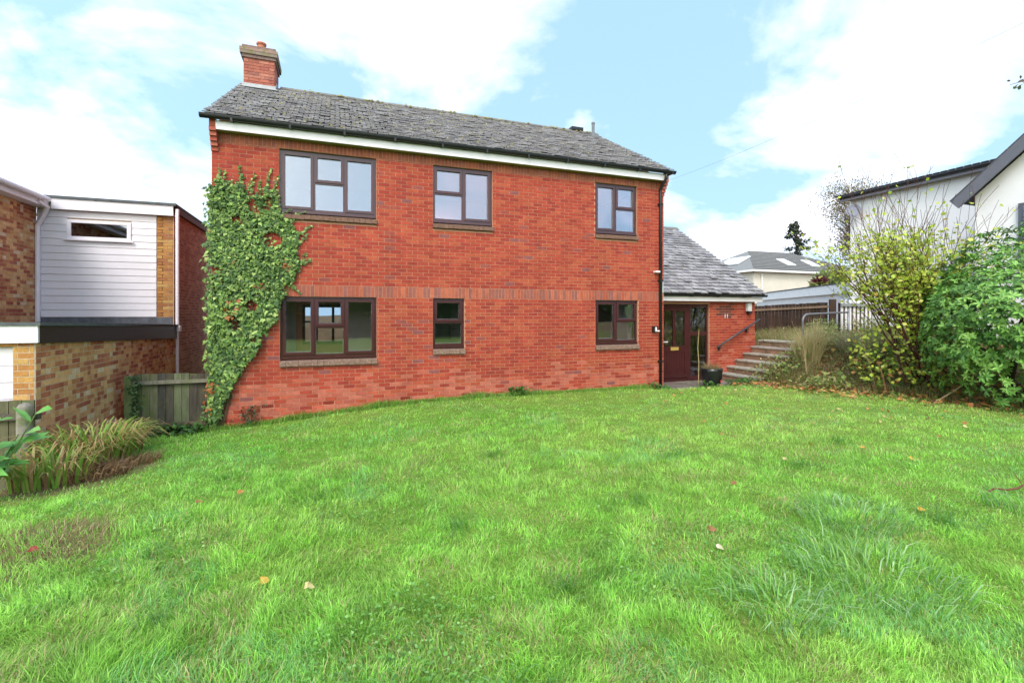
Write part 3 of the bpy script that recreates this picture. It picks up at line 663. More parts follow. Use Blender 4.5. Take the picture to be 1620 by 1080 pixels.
m.add([(x1-.10, GYF-.02, 1.39), (x1, GYF-.02, 1.39), (x1, GYB-.01, 1.20), (x1-.10, GYB-.01, 1.20), (x1-.10, GYF-.02, 1.60), (x1, GYF-.02, 1.60), (x1, GYB-.01, 1.47), (x1-.10, GYB-.01, 1.47)], [(0, 3, 2, 1), (4, 5, 6, 7), (0, 1, 5, 4), (1, 2, 6, 5), (2, 3, 7, 6), (3, 0, 4, 7)])
m.build('garage_side_fascia', M['black'], nb)
MB().box(-5.05, GX1+.048, GYF-.06, GYF-.022, 1.40, 1.615).build('garage_front_fascia', M['white'], nb)
m = MB(); m.add([(-5.1, GYF-.08, 1.616), (GX1+.08, GYF-.08, 1.616), (GX1+.08, GYB-.005, 1.475), (-5.1, GYB-.005, 1.475), (-5.1, GYF-.08, 1.66), (GX1+.08, GYF-.08, 1.66), (GX1+.08, GYB-.005, 1.52), (-5.1, GYB-.005, 1.52)], [(0, 3, 2, 1), (4, 5, 6, 7), (0, 1, 5, 4), (1, 2, 6, 5), (2, 3, 7, 6), (3, 0, 4, 7)]); m.build('garage_roof', M['felt'], nb)
# upper storey: cladding, pier, side wall
cwl = MB().box(-4.06, -1.52, GYB+.03, GYB+.2, -1.0, 4.2).build('upper_wall', M['mortar_buff'], nb)
NW = (-3.52, -2.33, 3.44, 3.88)
nbd = 15; bh = (4.075-1.70)/nbd
for k in range(nbd):
    z0 = 1.70+k*bh; z1 = z0+bh
    for a, b in cut(-4.05, -1.845, [(NW[0], NW[1])] if (z0 < NW[3]-.03 and z1 > NW[2]+.03) else []):
        m = MB(); m.add([(a, GYB-.006, z0+.006), (b, GYB-.006, z0+.006), (b, GYB+.028, z0+.006), (a, GYB+.028, z0+.006), (a, GYB+.004, z1), (b, GYB+.004, z1), (b, GYB+.028, z1), (a, GYB+.028, z1)], [(0, 3, 2, 1), (4, 5, 6, 7), (0, 1, 5, 4), (1, 2, 6, 5), (2, 3, 7, 6), (3, 0, 4, 7)])
        m.build('board', M['clad'], cwl)
lay(brick_layout(.33, 1.6, 4.1, [], pal_yel), (-1.84, GYB+.01, 0), 0, cwl, nb, 60, M['brick'], depth=.05)
f = MB(); a, b, c, d = NW; y0 = GYB-.03
f.box(a, b, y0, y0+.08, c, c+.07).box(a, b, y0, y0+.08, d-.07, d).box(a, a+.08, y0+.001, y0+.08, c+.07, d-.07).box(b-.08, b, y0+.001, y0+.08, c+.07, d-.07).box(a-.05, b+.05, y0-.04, y0-.001, c-.03, c+.01)
nwin = f.build('window', M['white'], nb, bevel=.006); MB().box(a+.07, b-.07, y0+.03, y0+.036, c+.06, d-.06).build('pane', glass_mat('dim_glass', .12, 1.5, (.25, .27, .28)), nwin)
MB().box(-3.75, -1.48, GYB-.12, GYB-.09, 4.08, 4.31).build('upper_fascia', M['white'], nb)
MB().box(-3.75, -1.48, GYB-.089, GYB+.2, 4.09, 4.105).build('upper_soffit', M['white'], nb)
MB().box(-4.6, -1.42, GYB-.15, 10.0, 4.312, 4.37).build('upper_roof', M['felt'], nb)
MB().box(-4.05, -1.52, GYB-.005, GYB+.03, 1.53, 1.695).build('lead_apron', mat('dark_lead', .7, .3, [(8, .6, 1.5)], col=(.10, .105, .12)), nb)
nsw = wall_mesh('upper_side_wall', (-1.5, GYB+.01, 0), R(90), 6.5, -1.2, 4.2, [], .2, M['mortar_buff'], nb)
lay(brick_layout(6.5, -.6, 4.15, [], pal_brn), (-1.5, GYB+.01, 0), R(90), nsw, nb, 0, M['brick'], depth=.05)
MB().box(-1.495, -1.42, GYB+.0, 9.9, 4.17, 4.30).build('side_fascia', mat('brown_board', .7, .2, [(6, .8, 1.2)], col=(.11, .06, .045)), nb)
MB().tube([(-1.40, GYB-.09, 4.24), (-1.40, GYB-.1, 4.1), (-1.40, GYB-.1, 1.55)], .038, 10).tube([(-1.40, GYB-.1, 1.55), (-1.40, GYB-.1, -.6)], .034, 10).box(-1.47, -1.33, GYB-.17, GYB-.03, 1.36, 1.5).build('downpipe', M['white'], nb)
MB().tube([(-3.80, GYB-.5, 4.16), (-3.80, GYB-.15, 4.1), (-3.92, GYB-.08, 3.85), (-4.0, GYB-.07, 3.7), (-4.0, GYB-.07, 1.6)], .045, 10).build('downpipe', M['white'], nb)
nww = wall_mesh('left_wing_wall', (-4.05, -3.0, 0), R(90), 6.44, 1.0, 4.12, [], .2, M['mortar_buff'], nb)
lay(brick_layout(6.44, 1.45, 4.1, [], pal_buff, split=.3), (-4.05, -3.0, 0), R(90), nww, nb, 80, M['brick'], depth=.05, vis=lambda b: b[0] > 4.9)
MB().box(-4.04, -3.80, -3.0, GYB-.1, 4.10, 4.12).box(-3.82, -3.80, -3.0, GYB-.1, 4.121, 4.27).build('wing_fascia', M['white'], nb)
g_ = MB().tube([(-3.74, -3.0, 4.28), (-3.74, GYB-.25, 4.25)], .055, 10).build('gutter', M['white'], nb)
m = MB(); m.add([(-3.78, -3, 4.30), (-3.78, GYB+.6, 4.30), (-7, GYB+.6, 5.0), (-7, -3, 5.0), (-3.78, -3, 4.25), (-3.78, GYB+.6, 4.25), (-7, GYB+.6, 4.9), (-7, -3, 4.9)], [(0, 1, 2, 3), (7, 6, 5, 4), (0, 4, 5, 1), (1, 5, 6, 2), (2, 6, 7, 3), (3, 7, 4, 0)]); m.build('wing_roof', M['felt'], nb)

# ---- side gate fence between the two houses
WB = [(.12, .105, .075), (.10, .088, .066), (.13, .125, .075), (.085, .072, .058), (.14, .14, .08)]
fn = thing('side_fence', 'weathered green stained board fence beside the ivy covered corner', 'fence', (-.65, .02, -.4))
x = -1.17
while x < -.02:
    w = .118; MB().box(x, x+w-.006, .0+random.uniform(0, .006), .022, -.5, .72+random.uniform(-.008, .008)-.02*(x+1.17), jit(random.choice(WB), .2)).build('board', M['wood'], fn); x += w
MB().box(-1.17, -.03, -.055, -.002, .54, .60, (.22, .20, .15)).build('rail', M['wood'], fn); MB().box(-1.17, -.03, -.055, -.002, -.22, -.15, (.14, .10, .07)).build('rail', M['wood'], fn)
MB().box(-1.28, -1.172, -.09, .03, -.6, .70, (.15, .18, .07)).build('post', M['wood'], fn, bevel=.006)
ff = thing('front_fence', 'grey low board fence with round topped post beside the garage', 'fence', (-1.6, -2.55, -.4))
F2 = frame((-1.36, -2.52, 0), R(173))
for k in range(9): MB(F2).box(k*.13, k*.13+.122, -.012, .012, -.6, .70+.012*random.random(), jit(random.choice(WB[:3]), .2)).build('board', M['wood'], ff)
MB(F2).box(-.08, 1.2, .014, .07, .48, .55, (.10, .085, .07)).build('rail', M['wood'], ff); MB(F2).box(0, 1.2, .014, .07, -.1, -.03, (.10, .085, .07)).build('rail', M['wood'], ff)
MB().lathe((-1.38, -2.68, 0), [(.078, -.7), (.078, .60), (.074, .655), (.055, .685), (.02, .70)], 8, (.26, .24, .20)).build('post', M['wood'], ff, smooth=True)

# ================================================================== RIGHT HAND SIDE
# dark board fence behind the wing
df = thing('dark_board_fence', 'dark brown board fence with capping rail behind the porch wing', 'fence', (18.4, 4, .9))
A, B = Vector((16.6, 5.5, 0)), Vector((19.75, 3.0, 0)); d = (B-A); Ld = d.length; rz = math.atan2(d.y, d.x); F3 = frame(A, rz)
n = int(Ld/.12)
for k in range(n):
    t = k/n; MB(F3).box(k*.12, k*.12+.114, random.uniform(0, .008), .025, .2, 2.02+.22*t+random.uniform(-.01, .01), jit((.040, .026, .020), .35)).build('board', M['wood_dark'], df)
m = MB(F3); m.add([(0, -.05, 1.82), (Ld, -.05, 2.03), (Ld, -.002, 2.03), (0, -.002, 1.82), (0, -.05, 1.90), (Ld, -.05, 2.11), (Ld, -.002, 2.11), (0, -.002, 1.90)], [(0, 3, 2, 1), (4, 5, 6, 7), (0, 1, 5, 4), (1, 2, 6, 5), (2, 3, 7, 6), (3, 0, 4, 7)], (.17, .12, .085)); m.build('rail', M['wood_dark'], df)
MB(F3).box(Ld-.02, Ld+.18, -.12, .06, .2, 2.34, (.065, .042, .032)).build('post', M['wood_dark'], df)
# picket gate
pk = thing('picket_gate', 'white picket gate with grey top rail at the garden bank', 'gate', (19.1, 1.5, .9))
for k in range(8):
    x = 18.28+k*.2; m = MB(); z1 = 2.28; m.add([(x, 1.5, .6), (x+.09, 1.5, .6), (x+.09, 1.5, z1-.08), (x+.045, 1.5, z1), (x, 1.5, z1-.08)]+[(p[0], 1.53, p[1]) for p in ((x, .6), (x+.09, .6), (x+.09, z1-.08), (x+.045, z1), (x, z1-.08))], [(0, 1, 2, 3, 4), (9, 8, 7, 6, 5), (0, 5, 6, 1), (1, 6, 7, 2), (2, 7, 8, 3), (3, 8, 9, 4), (4, 9, 5, 0)], (.78, .76, .76)); m.build('picket', M['plain'], pk)
MB().box(18.24, 19.9, 1.44, 1.498, 2.04, 2.14, (.26, .28, .28)).build('rail', M['plain'], pk); MB().box(18.24, 19.9, 1.44, 1.498, .72, .80, (.3, .3, .3)).build('rail', M['plain'], pk)
MB().box(18.24, 19.9, 1.56, 1.59, .6, 2.16, (.045, .02, .022)).build('dark_backing', M['plain'], pk)  # dark sheet behind the pickets, filling the gaps between them
# galvanised guard rail
grl = thing('guard_rail', 'galvanised tube guard rail with rounded end at top of the bank', 'railing', (17.1, 1.15, .9))
pts = [(16.05, 1.15, .5), (16.05, 1.15, 1.55)]+[(16.05+.22*(1-math.cos(a)), 1.15, 1.55+.22*math.sin(a)) for a in (R(20), R(45), R(70), R(90))]+[(18.12, 1.15, 1.84)]
MB().tube(pts, .032, 10).build('top_rail', M['grey_metal'], grl, smooth=True)
MB().tube([(16.05, 1.15, 1.10), (18.12, 1.15, 1.16)], .028, 10).build('lower_rail', M['grey_metal'], grl, smooth=True)
MB().tube([(18.12, 1.15, .5), (18.12, 1.15, 1.95)], .035, 10).build('post', M['grey_metal'], grl, smooth=True)
# low wire rail nearer the steps
# white house
wh = thing('white_house', 'white rendered house with dark gutter behind the shrubs', 'house', (23, -2, 1))
WHT = (.80, .78, .78)
MB().box(20, 27, -9, 2.4, .5, 6.08, WHT).build('wall', M['render'], wh)
m = MB(); m.add([(19.72, -9.3, 6.06), (19.72, 2.62, 6.06), (23.5, 2.62, 6.5), (23.5, -9.3, 6.5), (19.72, -9.3, 6.14), (19.72, 2.62, 6.14), (23.5, 2.62, 6.62), (23.5, -9.3, 6.62), (27.3, 2.62, 6.06), (27.3, -9.3, 6.06)], [(3, 2, 1, 0), (4, 5, 6, 7), (0, 1, 5, 4), (1, 2, 6, 5), (3, 0, 4, 7), (7, 6, 8, 9), (2, 8, 6), (3, 7, 9)], (.07, .07, .08)); wr = m.build('roof', M['tile'], wh)
for k in range(60):
    y = -9.2+k*.2; MB().box(19.66, 19.80, y+.02, y+.18, 6.145, 6.175, (.03, .03, .035)).build('eaves_tile', M['tile'], wr)
MB().box(19.75, 19.999, -9.2, 2.58, 5.98, 6.03, (.20, .19, .22)).box(19.72, 19.748, -9.2, 2.6, 5.93, 6.055, (.20, .19, .22)).build('soffit', M['plain'], wh)
MB().tube([(19.68, -9.2, 6.08), (19.68, 2.6, 6.08)], .06, 8).build('gutter', M['black'], wh)
m = MB(); vs_ = [(18.3, -8.2, .5), (18.3, -2.15, .5), (18.3, -2.15, 4.95), (18.3, -5.2, 7.6), (18.3, -8.2, 4.95)]; vs_ += [(19.999, p[1], p[2]) for p in vs_]
m.add(vs_, [(0, 1, 2, 3, 4), (9, 8, 7, 6, 5), (0, 5, 6, 1), (1, 6, 7, 2), (2, 7, 8, 3), (3, 8, 9, 4), (4, 9, 5, 0)], WHT); m.build('gable', M['render'], wh)
for s in (1, -1):
    MB().bar((18.0, -5.2+s*3.35, 4.74), (18.0, -5.2, 7.68), .05, .26, (.13, .13, .155), up=(0, 0, 1)).build('bargeboard', M['plain'], wh)
    MB().bar((19.0, -5.2+s*3.45, 4.85), (19.0, -5.2, 7.85), 2.0, .08, (.07, .07, .08)).build('gable_roof', M['tile'], wh)
gwn = MB().box(18.24, 18.32, -4.4, -3.05, 2.6, 4.55, (.10, .11, .14)).build('window', M['plain'], wh); MB().box(18.22, 18.235, -4.3, -3.75, 2.7, 4.45).box(18.22, 18.235, -3.7, -3.15, 2.7, 4.45).build('pane', M['glass'], gwn)
MB().lathe((0, 0, 0), [(.01, 0), (.14, .025), (.23, .07), (.235, .08), (.14, .035), (.01, .012)], 18, (.20, .21, .26)).build('satellite_dish', M['plain'], wh)
dsh = bpy.data.objects['satellite_dish']; dsh.rotation_euler = (R(70), 0, R(-55)); dsh.location = Vector((19.72, 2.1, 5.5))-world_of(wh)
MB().tube([(19.99, 2.15, 5.45), (19.75, 2.12, 5.5)], .02, 6, (.2, .2, .2)).build('dish_arm', M['plain'], wh)
MB().tube([(19.85, 2.3, 5.6), (19.85, 2.3, 6.6)], .018, 6, (.7, .7, .7)).tube([(19.85, 2.1, 6.58), (19.85, 2.5, 6.58)], .008, 4, (.6, .6, .6)).build('aerial', M['plain'], wh)
# white flat-roofed garage running back from the white house
wg = thing('white_garage', 'long white flat roofed garage behind the dark fence', 'garage', (24, 8, 1))
A, B = Vector((20.6, 2.6, 0)), Vector((26.2, 12.4, 0)); d = A-B; Ld = d.length; F4 = frame(B, math.atan2(d.y, d.x))
MB(F4).box(0, Ld, 0, 4, .8, 2.92, (.74, .74, .75)).build('wall', M['render'], wg)
MB(F4).box(-.1, Ld+.05, -.12, -.005, 2.60, 2.98, (.80, .80, .81)).build('fascia', M['plain'], wg)
MB(F4).box(-.15, Ld+.08, -.15, 4.1, 2.982, 3.03, (.12, .12, .13)).build('roof', M['felt'], wg)
# bungalow on the rise behind
bu = thing('bungalow', 'cream bungalow with grey hipped roof and skylights in the distance', 'house', (41, 25, 3))
BX0, BX1, BY0, BY1, BZ, BR = 34.0, 48.8, 20, 30, 5.45, 7.75
MB().box(BX0+.4, BX1-.4, BY0+.4, BY1-.4, 1.5, BZ, (.60, .56, .48)).build('wall', M['render'], bu)
m = MB(); vs_ = [(BX0, BY0, BZ), (BX1, BY0, BZ), (BX1, BY1, BZ), (BX0, BY1, BZ), (BX0+4.6, 25, BR), (BX1-5, 25, BR)]
m.add(vs_, [(0, 1, 5, 4), (1, 2, 5), (2, 3, 4, 5), (3, 0, 4), (3, 2, 1, 0)], (.20, .20, .20)); br_ = m.build('roof', M['tile'], bu)
sang = math.atan2(BR-BZ, 5)
for r in range(26):      # visible tile courses on the front and left slopes
    t = (r+.5)/26
    MB().box(BX0+4.6*t, BX1-5*t, 0, .05, 0, .05, (.27, .27, .275) if r % 2 else (.13, .13, .135)).build('course', M['tile'], br_).location = Vector(((BX0+BX1)/2-.2*t, BY0+5*t, BZ+(BR-BZ)*t+.02))-world_of(br_)
MB().box(BX0-.05, BX1+.05, BY0-.05, BY0-.001, BZ-.16, BZ, (.78, .77, .74)).box(BX0-.05, BX0-.001, BY0, BY1, BZ-.16, BZ, (.78, .77, .74)).build('fascia', M['plain'], bu)
MB().tube([(BX0+.3, BY0+.3, BZ-.1), (BX0+1.2, BY0+.3, BZ-.3), (BX0+1.2, BY0+.3, 2)], .05, 6, (.75, .74, .72)).build('downpipe', M['plain'], bu)
for a in (39.4, 42.4):
    def P(x, t, h): return (x+1.2*t-.5, BY0+5*t, BZ+(BR-BZ)*t+h)
    m = MB(); m.add([P(a, .25, .04), P(a+1.0, .25, .04), P(a+1.0, .55, .04), P(a, .55, .04), P(a, .25, .12), P(a+1.0, .25, .12), P(a+1.0, .55, .12), P(a, .55, .12)], [(0, 3, 2, 1), (4, 5, 6, 7), (0, 1, 5, 4), (1, 2, 6, 5), (2, 3, 7, 6), (3, 0, 4, 7)], (.78, .80, .82)); m.build('skylight', M['plain'], br_)
def P(y, t, h): return (BX0+4.6*t-.3*h, y, BZ+(BR-BZ)*t+h)
m = MB(); m.add([P(23, .3, .05), P(25.5, .3, .05), P(25.5, .62, .05), P(23, .62, .05), P(23, .3, .14), P(25.5, .3, .14), P(25.5, .62, .14), P(23, .62, .14)], [(0, 1, 2, 3), (7, 6, 5, 4), (0, 4, 5, 1), (1, 5, 6, 2), (2, 6, 7, 3), (3, 7, 4, 0)], (.7, .72, .75)); m.build('skylight', M['plain'], br_)
# overhead wire
tagk(MB().tube([(28.0+t*(25.0-28), 28.3+t*(-1.6-28.3), 13.1+t*(12.2-13.1)+.5*((2*t-1)**2-1)) for t in np.linspace(0, 1, 24)], .008, 5, (.25, .25, .27)).build('overhead_wire', M['plain']), 'thin grey overhead wire crossing the sky at upper right', 'wire')

# ================================================================== VEGETATION
T_LEAF = (np.array([(0, 0, 0), (.32, .25, .05), (.42, .55, .07), (0, 1, -.04), (-.42, .55, .07), (-.32, .25, .05), (0, .5, 0)]), np.array([(0, 1, 6), (1, 2, 6), (2, 3, 6), (3, 4, 6), (4, 5, 6), (5, 0, 6)]))
T_LONG = (np.array([(0, 0, 0), (.14, .3, .04), (.17, .62, .02), (0, 1, -.12), (-.17, .62, .02), (-.14, .3, .04), (0, .5, -.01)]), T_LEAF[1])
T_IVY = (np.array([(0, 0, 0), (.30, -.08, .02), (.50, .22, .04), (.27, .42, .0), (.0, .95, -.06), (-.27, .42, 0), (-.50, .22, .04), (-.30, -.08, .02), (0, .3, .05)]), np.array([(i, (i+1) % 8, 8) for i in range(8)]))
T_NEED = (np.array([(0, 0, 0), (.2, .5, .0), (0, 1, -.1), (-.2, .5, 0)]), np.array([(0, 1, 2), (0, 2, 3)]))
def basis(tip, nrm):
    y = tip/np.linalg.norm(tip, axis=1, keepdims=True); z = nrm-y*(nrm*y).sum(1, keepdims=True)
    z /= np.maximum(np.linalg.norm(z, axis=1, keepdims=True), 1e-6); x = np.cross(y, z); return np.stack([x, y, z], 2)
def scatter(tpl, pos, tip, nrm, size, cols):
    """leaf templates placed at pos pointing along tip; returns v, tris, cols"""
    v0, f0 = tpl; pos = np.asarray(pos, float); n = len(pos); Bm = basis(np.asarray(tip, float), np.asarray(nrm, float))
    size = np.asarray(size, float).reshape(-1, 1, 1)
    v = np.einsum('nij,kj->nki', Bm, v0)*size+pos[:, None, :]
    f = f0[None]+(np.arange(n)*len(v0))[:, None, None]
    return v.reshape(-1, 3), f.reshape(-1, 3), np.repeat(np.asarray(cols, float), len(v0), 0)
def leafmass(name, tpl, pos, tip, nrm, size, cols, material, parent=None):
    v, f, c = scatter(tpl, pos, tip, nrm, size, cols); return np_obj(name, v, f, c, material, parent)
def rvec(n): a = rng.normal(size=(n, 3)); return a/np.linalg.norm(a, axis=1, keepdims=True)
def pick(pal, n, j=.2):
    pal = np.array(pal); c = pal[rng.integers(0, len(pal), n)]; return c*(1+rng.uniform(-j, j, (n, 1)))

# ---- ivy on the corner of the red house
ivy = thing('ivy', 'dense green ivy climbing the left corner of the brick house', 'climbing plant', (.5, -.05, -.3))
P_, TP, NR, SZ = [], [], [], []
k = 0
while k < 12500:
    x, z = random.uniform(-.02, 1.55), random.uniform(-.4, 4.3)
    if not in_poly(x, z, IVY): continue
    hole = float(vnoise(x*1.0+9, z+4, 3.2, 41)); hole2 = float(vnoise(x+3, z+2, 1.3, 42))
    if hole > .80-.24*float(ss(2.9, 4.2, z)) and random.random() < .92: k += .2; continue
    th = .05+.13*hole2*(1 if x < 1.1 else .5)
    P_.append((x, -random.random()**.7*th-.012, z)); TP.append((random.gauss(0, .45), -.25+random.gauss(0, .25), -.8+random.gauss(0, .45)))
    NR.append((random.gauss(0, .38), -1, .42+random.gauss(0, .35))); SZ.append((.03+.062*random.random()**1.6)*(1.2 if z < 2 else .92)); k += 1
for i in range(420):      # wraps round the corner, on the gable side and outward
    z = random.uniform(-.4, 4.1)
    P_.append((-.0-random.random()*.11*(.5+float(vnoise(3, z, 1.5, 43))), random.uniform(-.12, .5), z)); TP.append((random.gauss(-.4, .4), -.2, -.8+random.gauss(0, .4))); NR.append((-.6+random.gauss(0, .4), -.8, .4)); SZ.append(random.uniform(.05, .10))
stems = MB(); SC = (.09, .06, .035)
strands = [((.10, 4.0), (.12, 4.42)), ((.27, 3.9), (.22, 4.38)), ((.42, 3.9), (.45, 4.50)), ((.55, 3.85), (.52, 4.1)), ((.62, 4.02), (.72, 4.36)), ((.85, 3.8), (.97, 4.50)), ((.80, 3.7), (.80, 4.25)), ((1.02, 3.7), (1.09, 4.35)), ((1.05, 3.7), (1.06, 4.1)), ((.2, 4.0), (.33, 4.22)),
           ((1.2, 3.55), (1.55, 3.72)), ((1.3, 3.5), (1.42, 3.68)), ((1.35, 3.2), (1.68, 3.48)), ((1.38, 3.05), (1.60, 3.3)), ((1.38, 2.7), (1.66, 2.82)), ((1.4, 2.6), (1.58, 2.95)), ((1.3, 2.3), (1.48, 2.15)), ((1.0, 3.5), (1.3, 3.76))]
for (a, b) in strands:
    n = int(math.hypot(b[0]-a[0], b[1]-a[1])/.016); bend = random.uniform(-.05, .05); pp = []
    for i in range(n):
        t = i/max(1, n-1); x = a[0]+(b[0]-a[0])*t+bend*math.sin(t*3.1); z = a[1]+(b[1]-a[1])*t
        pp.append((x, -.014, z))
        for q_ in range(2 if t < .5 else 1):
            P_.append((x+random.gauss(0, .022*(1.4-t)), -.02-random.random()*.03, z+random.gauss(0, .01))); TP.append((random.choice((-1, 1))*random.uniform(.2, 1), -.2, random.uniform(-.8, .5))); NR.append((random.gauss(0, .3), -1, .35)); SZ.append(random.uniform(.035, .06)*(1.25-.4*t))
    stems.tube(pp[::4]+[pp[-1]], .004, 4, SC)
for i in range(16):
    x = random.uniform(-.0, .12); z = -.35; pp = [(x, -.02, z)]
    for k in range(14): x += random.uniform(-.04, .10); z += random.uniform(.14, .33); pp.append((min(x, 1.3), -.02-random.random()*.02, min(z, 4.0)))
    stems.tube(pp, [.018-.001*j for j in range(len(pp))], 5, SC)
P_ = np.array(P_); ic = pick([(.11, .20, .04), (.15, .25, .05), (.21, .32, .07), (.06, .12, .03), (.30, .40, .12), (.09, .18, .05), (.05, .10, .028), (.08, .14, .04)], len(P_), .3)
red = (vnoise(P_[:, 0]+1, P_[:, 2], 2.2, 44) > .78) & (rng.random(len(P_)) < .25); ic[red] = (.34, .12, .035)
tagk(leafmass('leaves', T_IVY, P_, TP, NR, SZ, ic, M['ivy'], ivy), kind='stuff'); stems.build('stems', M['bark'], ivy)
# small ground ivy / weeds at wall foot and fence
def weed(name, label, cat, loc, n, spread, h, pal, size, tpl=T_LEAF, material='leaf', group=None, up=.6):
    t_ = thing(name, label, cat, (loc[0], loc[1], gz(loc[0], loc[1])), group)
    x = loc[0]+rng.normal(0, spread, n); y = loc[1]+rng.normal(0, spread*.6, n); y = np.minimum(y, -.03) if abs(loc[1]) < .6 else y
    z = ground(x, y)+rng.random(n)*h; t = rvec(n); t[:, 2] = np.abs(t[:, 2])*up+.1; nr = rvec(n)*.6+np.array([0, -.3, 1])
    tagk(leafmass('leaves', tpl, np.stack([x, y, z], 1), t, nr, rng.uniform(.6, 1.2, n)*size, pick(pal, n, .3), M[material], t_), kind='stuff')
    sm = MB()
    for k in range(0, n, 5): sm.tube([(loc[0]+(x[k]-loc[0])*.6, loc[1]+(y[k]-loc[1])*.6, gz(x[k], y[k])-.01), (x[k], y[k], z[k])], .003, 3, (.12, .13, .05), caps=False)
    tagk(sm.build('stems', M['bark'], t_), kind='stuff'); return t_
GRN = [(.05, .13, .025), (.07, .17, .03), (.10, .21, .04)]
weed('wall_weed', 'small grey green sprig growing against the wall left of an air brick', 'weed', (.62, -.08, 0), 130, .09, .36, [(.10, .13, .08), (.07, .10, .05)], .05)
weed('wall_weed', 'leafy green weed tuft at the wall foot right of the narrow window', 'weed', (5.9, -.12, 0), 120, .12, .17, GRN, .08)
weed('wall_weed', 'low green weeds at the foot of the black downpipe', 'weed', (9.65, -.15, 0), 140, .16, .14, GRN, .08)
weed('fence_weed', 'dark green ivy patch at the foot of the side fence', 'weed', (-.45, -.12, 0), 220, .25, .16, [(.035, .09, .02), (.06, .15, .03)], .08, T_IVY, 'ivy')
n = 150; z = rng.uniform(-.35, .7, n); xx = -1.12+rng.normal(0, .05, n)
tagk(leafmass('post_ivy', T_IVY, np.stack([xx, -.07-rng.random(n)*.05, z], 1), rvec(n)+[0, -.2, -.8], rvec(n)*.4+[0, -1, .3], rng.uniform(.03, .06, n), pick([(.045, .10, .03), (.03, .07, .02), (.12, .17, .06)], n), M['ivy']), 'narrow strip of ivy climbing beside the green fence post', 'climbing plant')

# ---- lawn: blades, denser towards the camera
def blades(pos, h, w, lean, leandir, col, tipcol):
    n = len(pos); th = rng.uniform(0, math.pi, n); wx = np.cos(th)*w/2; wy = np.sin(th)*w/2
    lx = np.cos(leandir)*lean*h; ly = np.sin(leandir)*lean*h; v = np.zeros((n, 5, 3))
    hm = np.sqrt(np.maximum(1-(lean*.55)**2, .25))
    v[:, 0] = pos-np.stack([wx, wy, 0*wx], 1); v[:, 1] = pos+np.stack([wx, wy, 0*wx], 1)
    mid = pos+np.stack([lx*.32, ly*.32, h*.58*hm], 1); v[:, 2] = mid-np.stack([wx, wy, 0*wx], 1)*.8; v[:, 3] = mid+np.stack([wx, wy, 0*wx], 1)*.8
    v[:, 4] = pos+np.stack([lx, ly, h*np.sqrt(np.maximum(1-lean**2*.8, .12))], 1)
    f = np.array([(0, 1, 3), (0, 3, 2), (2, 3, 4)])[None]+(np.arange(n)*5)[:, None, None]
    c = np.stack([col, col, col, col, tipcol], 1); return v.reshape(-1, 3), f.reshape(-1, 3), c.reshape(-1, 3)
fwd = np.array([math.sin(R(YAW)), math.cos(R(YAW))]); rgt = np.array([math.cos(R(YAW)), -math.sin(R(YAW))])
def lawn_points(n):
    # depth sampled so that the screen density stays roughly even
    d = 1.6*(14.5/1.6)**rng.random(n); u = rng.uniform(-1.12, 1.12, n)*d
    x = CAM.x+fwd[0]*d+rgt[0]*u; y = CAM.y+fwd[1]*d+rgt[1]*u
    return x, y, d
x, y, dd = lawn_points(540000)
m_ = (y < -.015-.02*rng.random(len(x))) & (x > -1.25) & (x < 15.5) & (rng.random(len(x)) > bare(x, y)*.93) & ~((y > -.42) & (x > 9.86))
x, y, dd = x[m_], y[m_], dd[m_]; m_ = (vnoise(x, y, 8.5, 64)*.6+vnoise(x, y, 21, 65)*.4 > .36) | (rng.random(len(x)) < .3); x, y, dd = x[m_], y[m_], dd[m_]; n = len(x); tn = turf_tone(x, y)
cl = vnoise(x, y, 3.3, 51); cl2 = vnoise(x, y, 1.1, 52)
cl3 = vnoise(x, y, 7.5, 56); h = (.016+.040*cl*cl2*1.5+.026*cl3**2+.010*rng.random(n))*(1+.35*rng.normal(size=n).clip(-1.5, 2.2)); h *= np.where(dd > 8, .8, 1)
h *= 1+.45*ss(5, 1.0, x)*ss(-4.5, -8, y)
wd = (.0032+.0011*dd*.55)*rng.uniform(.7, 1.3, n)
ld = 2*math.pi*(vnoise(x, y, 1.6, 53)*1.5+vnoise(x, y, 5.5, 57)*.9)+rng.normal(0, 1.1, n); ln = np.clip(rng.normal(.58, .28, n), .05, .97)
lushc = np.array([.205, .52, .072]); yelc = np.array([.40, .59, .125]); blue = np.array([.23, .49, .16]); strw = np.array([.52, .47, .22])
col = lushc*(1-tn[:, None])+yelc*tn[:, None]; col *= rng.uniform(.6, 1.4, (n, 1))*(.75+.54*cl3[:, None])
bl_ = (vnoise(x, y, 1.7, 54) > .72)[:, None] & (rng.random((n, 1)) < .4); col = np.where(bl_, blue*rng.uniform(.8, 1.4, (n, 1)), col)
dry = rng.random(n) < .04+.24*ss(.55, .85, vnoise(x, y, 2.6, 55))+.12*ss(9.5, 12.5, x+.25*y); col[dry] = strw*rng.uniform(.6, 1.2, (dry.sum(), 1))
z = ground(x, y)-.006
V, F_, Cc = blades(np.stack([x, y, z], 1), h, wd, ln, ld, col, col*1.25+.01)
tagk(np_obj('lawn_grass', V, F_, Cc, M['blade'], origin=(4, -5, 0)), 'long bright green grass covering the front lawn', 'grass', kind='stuff')
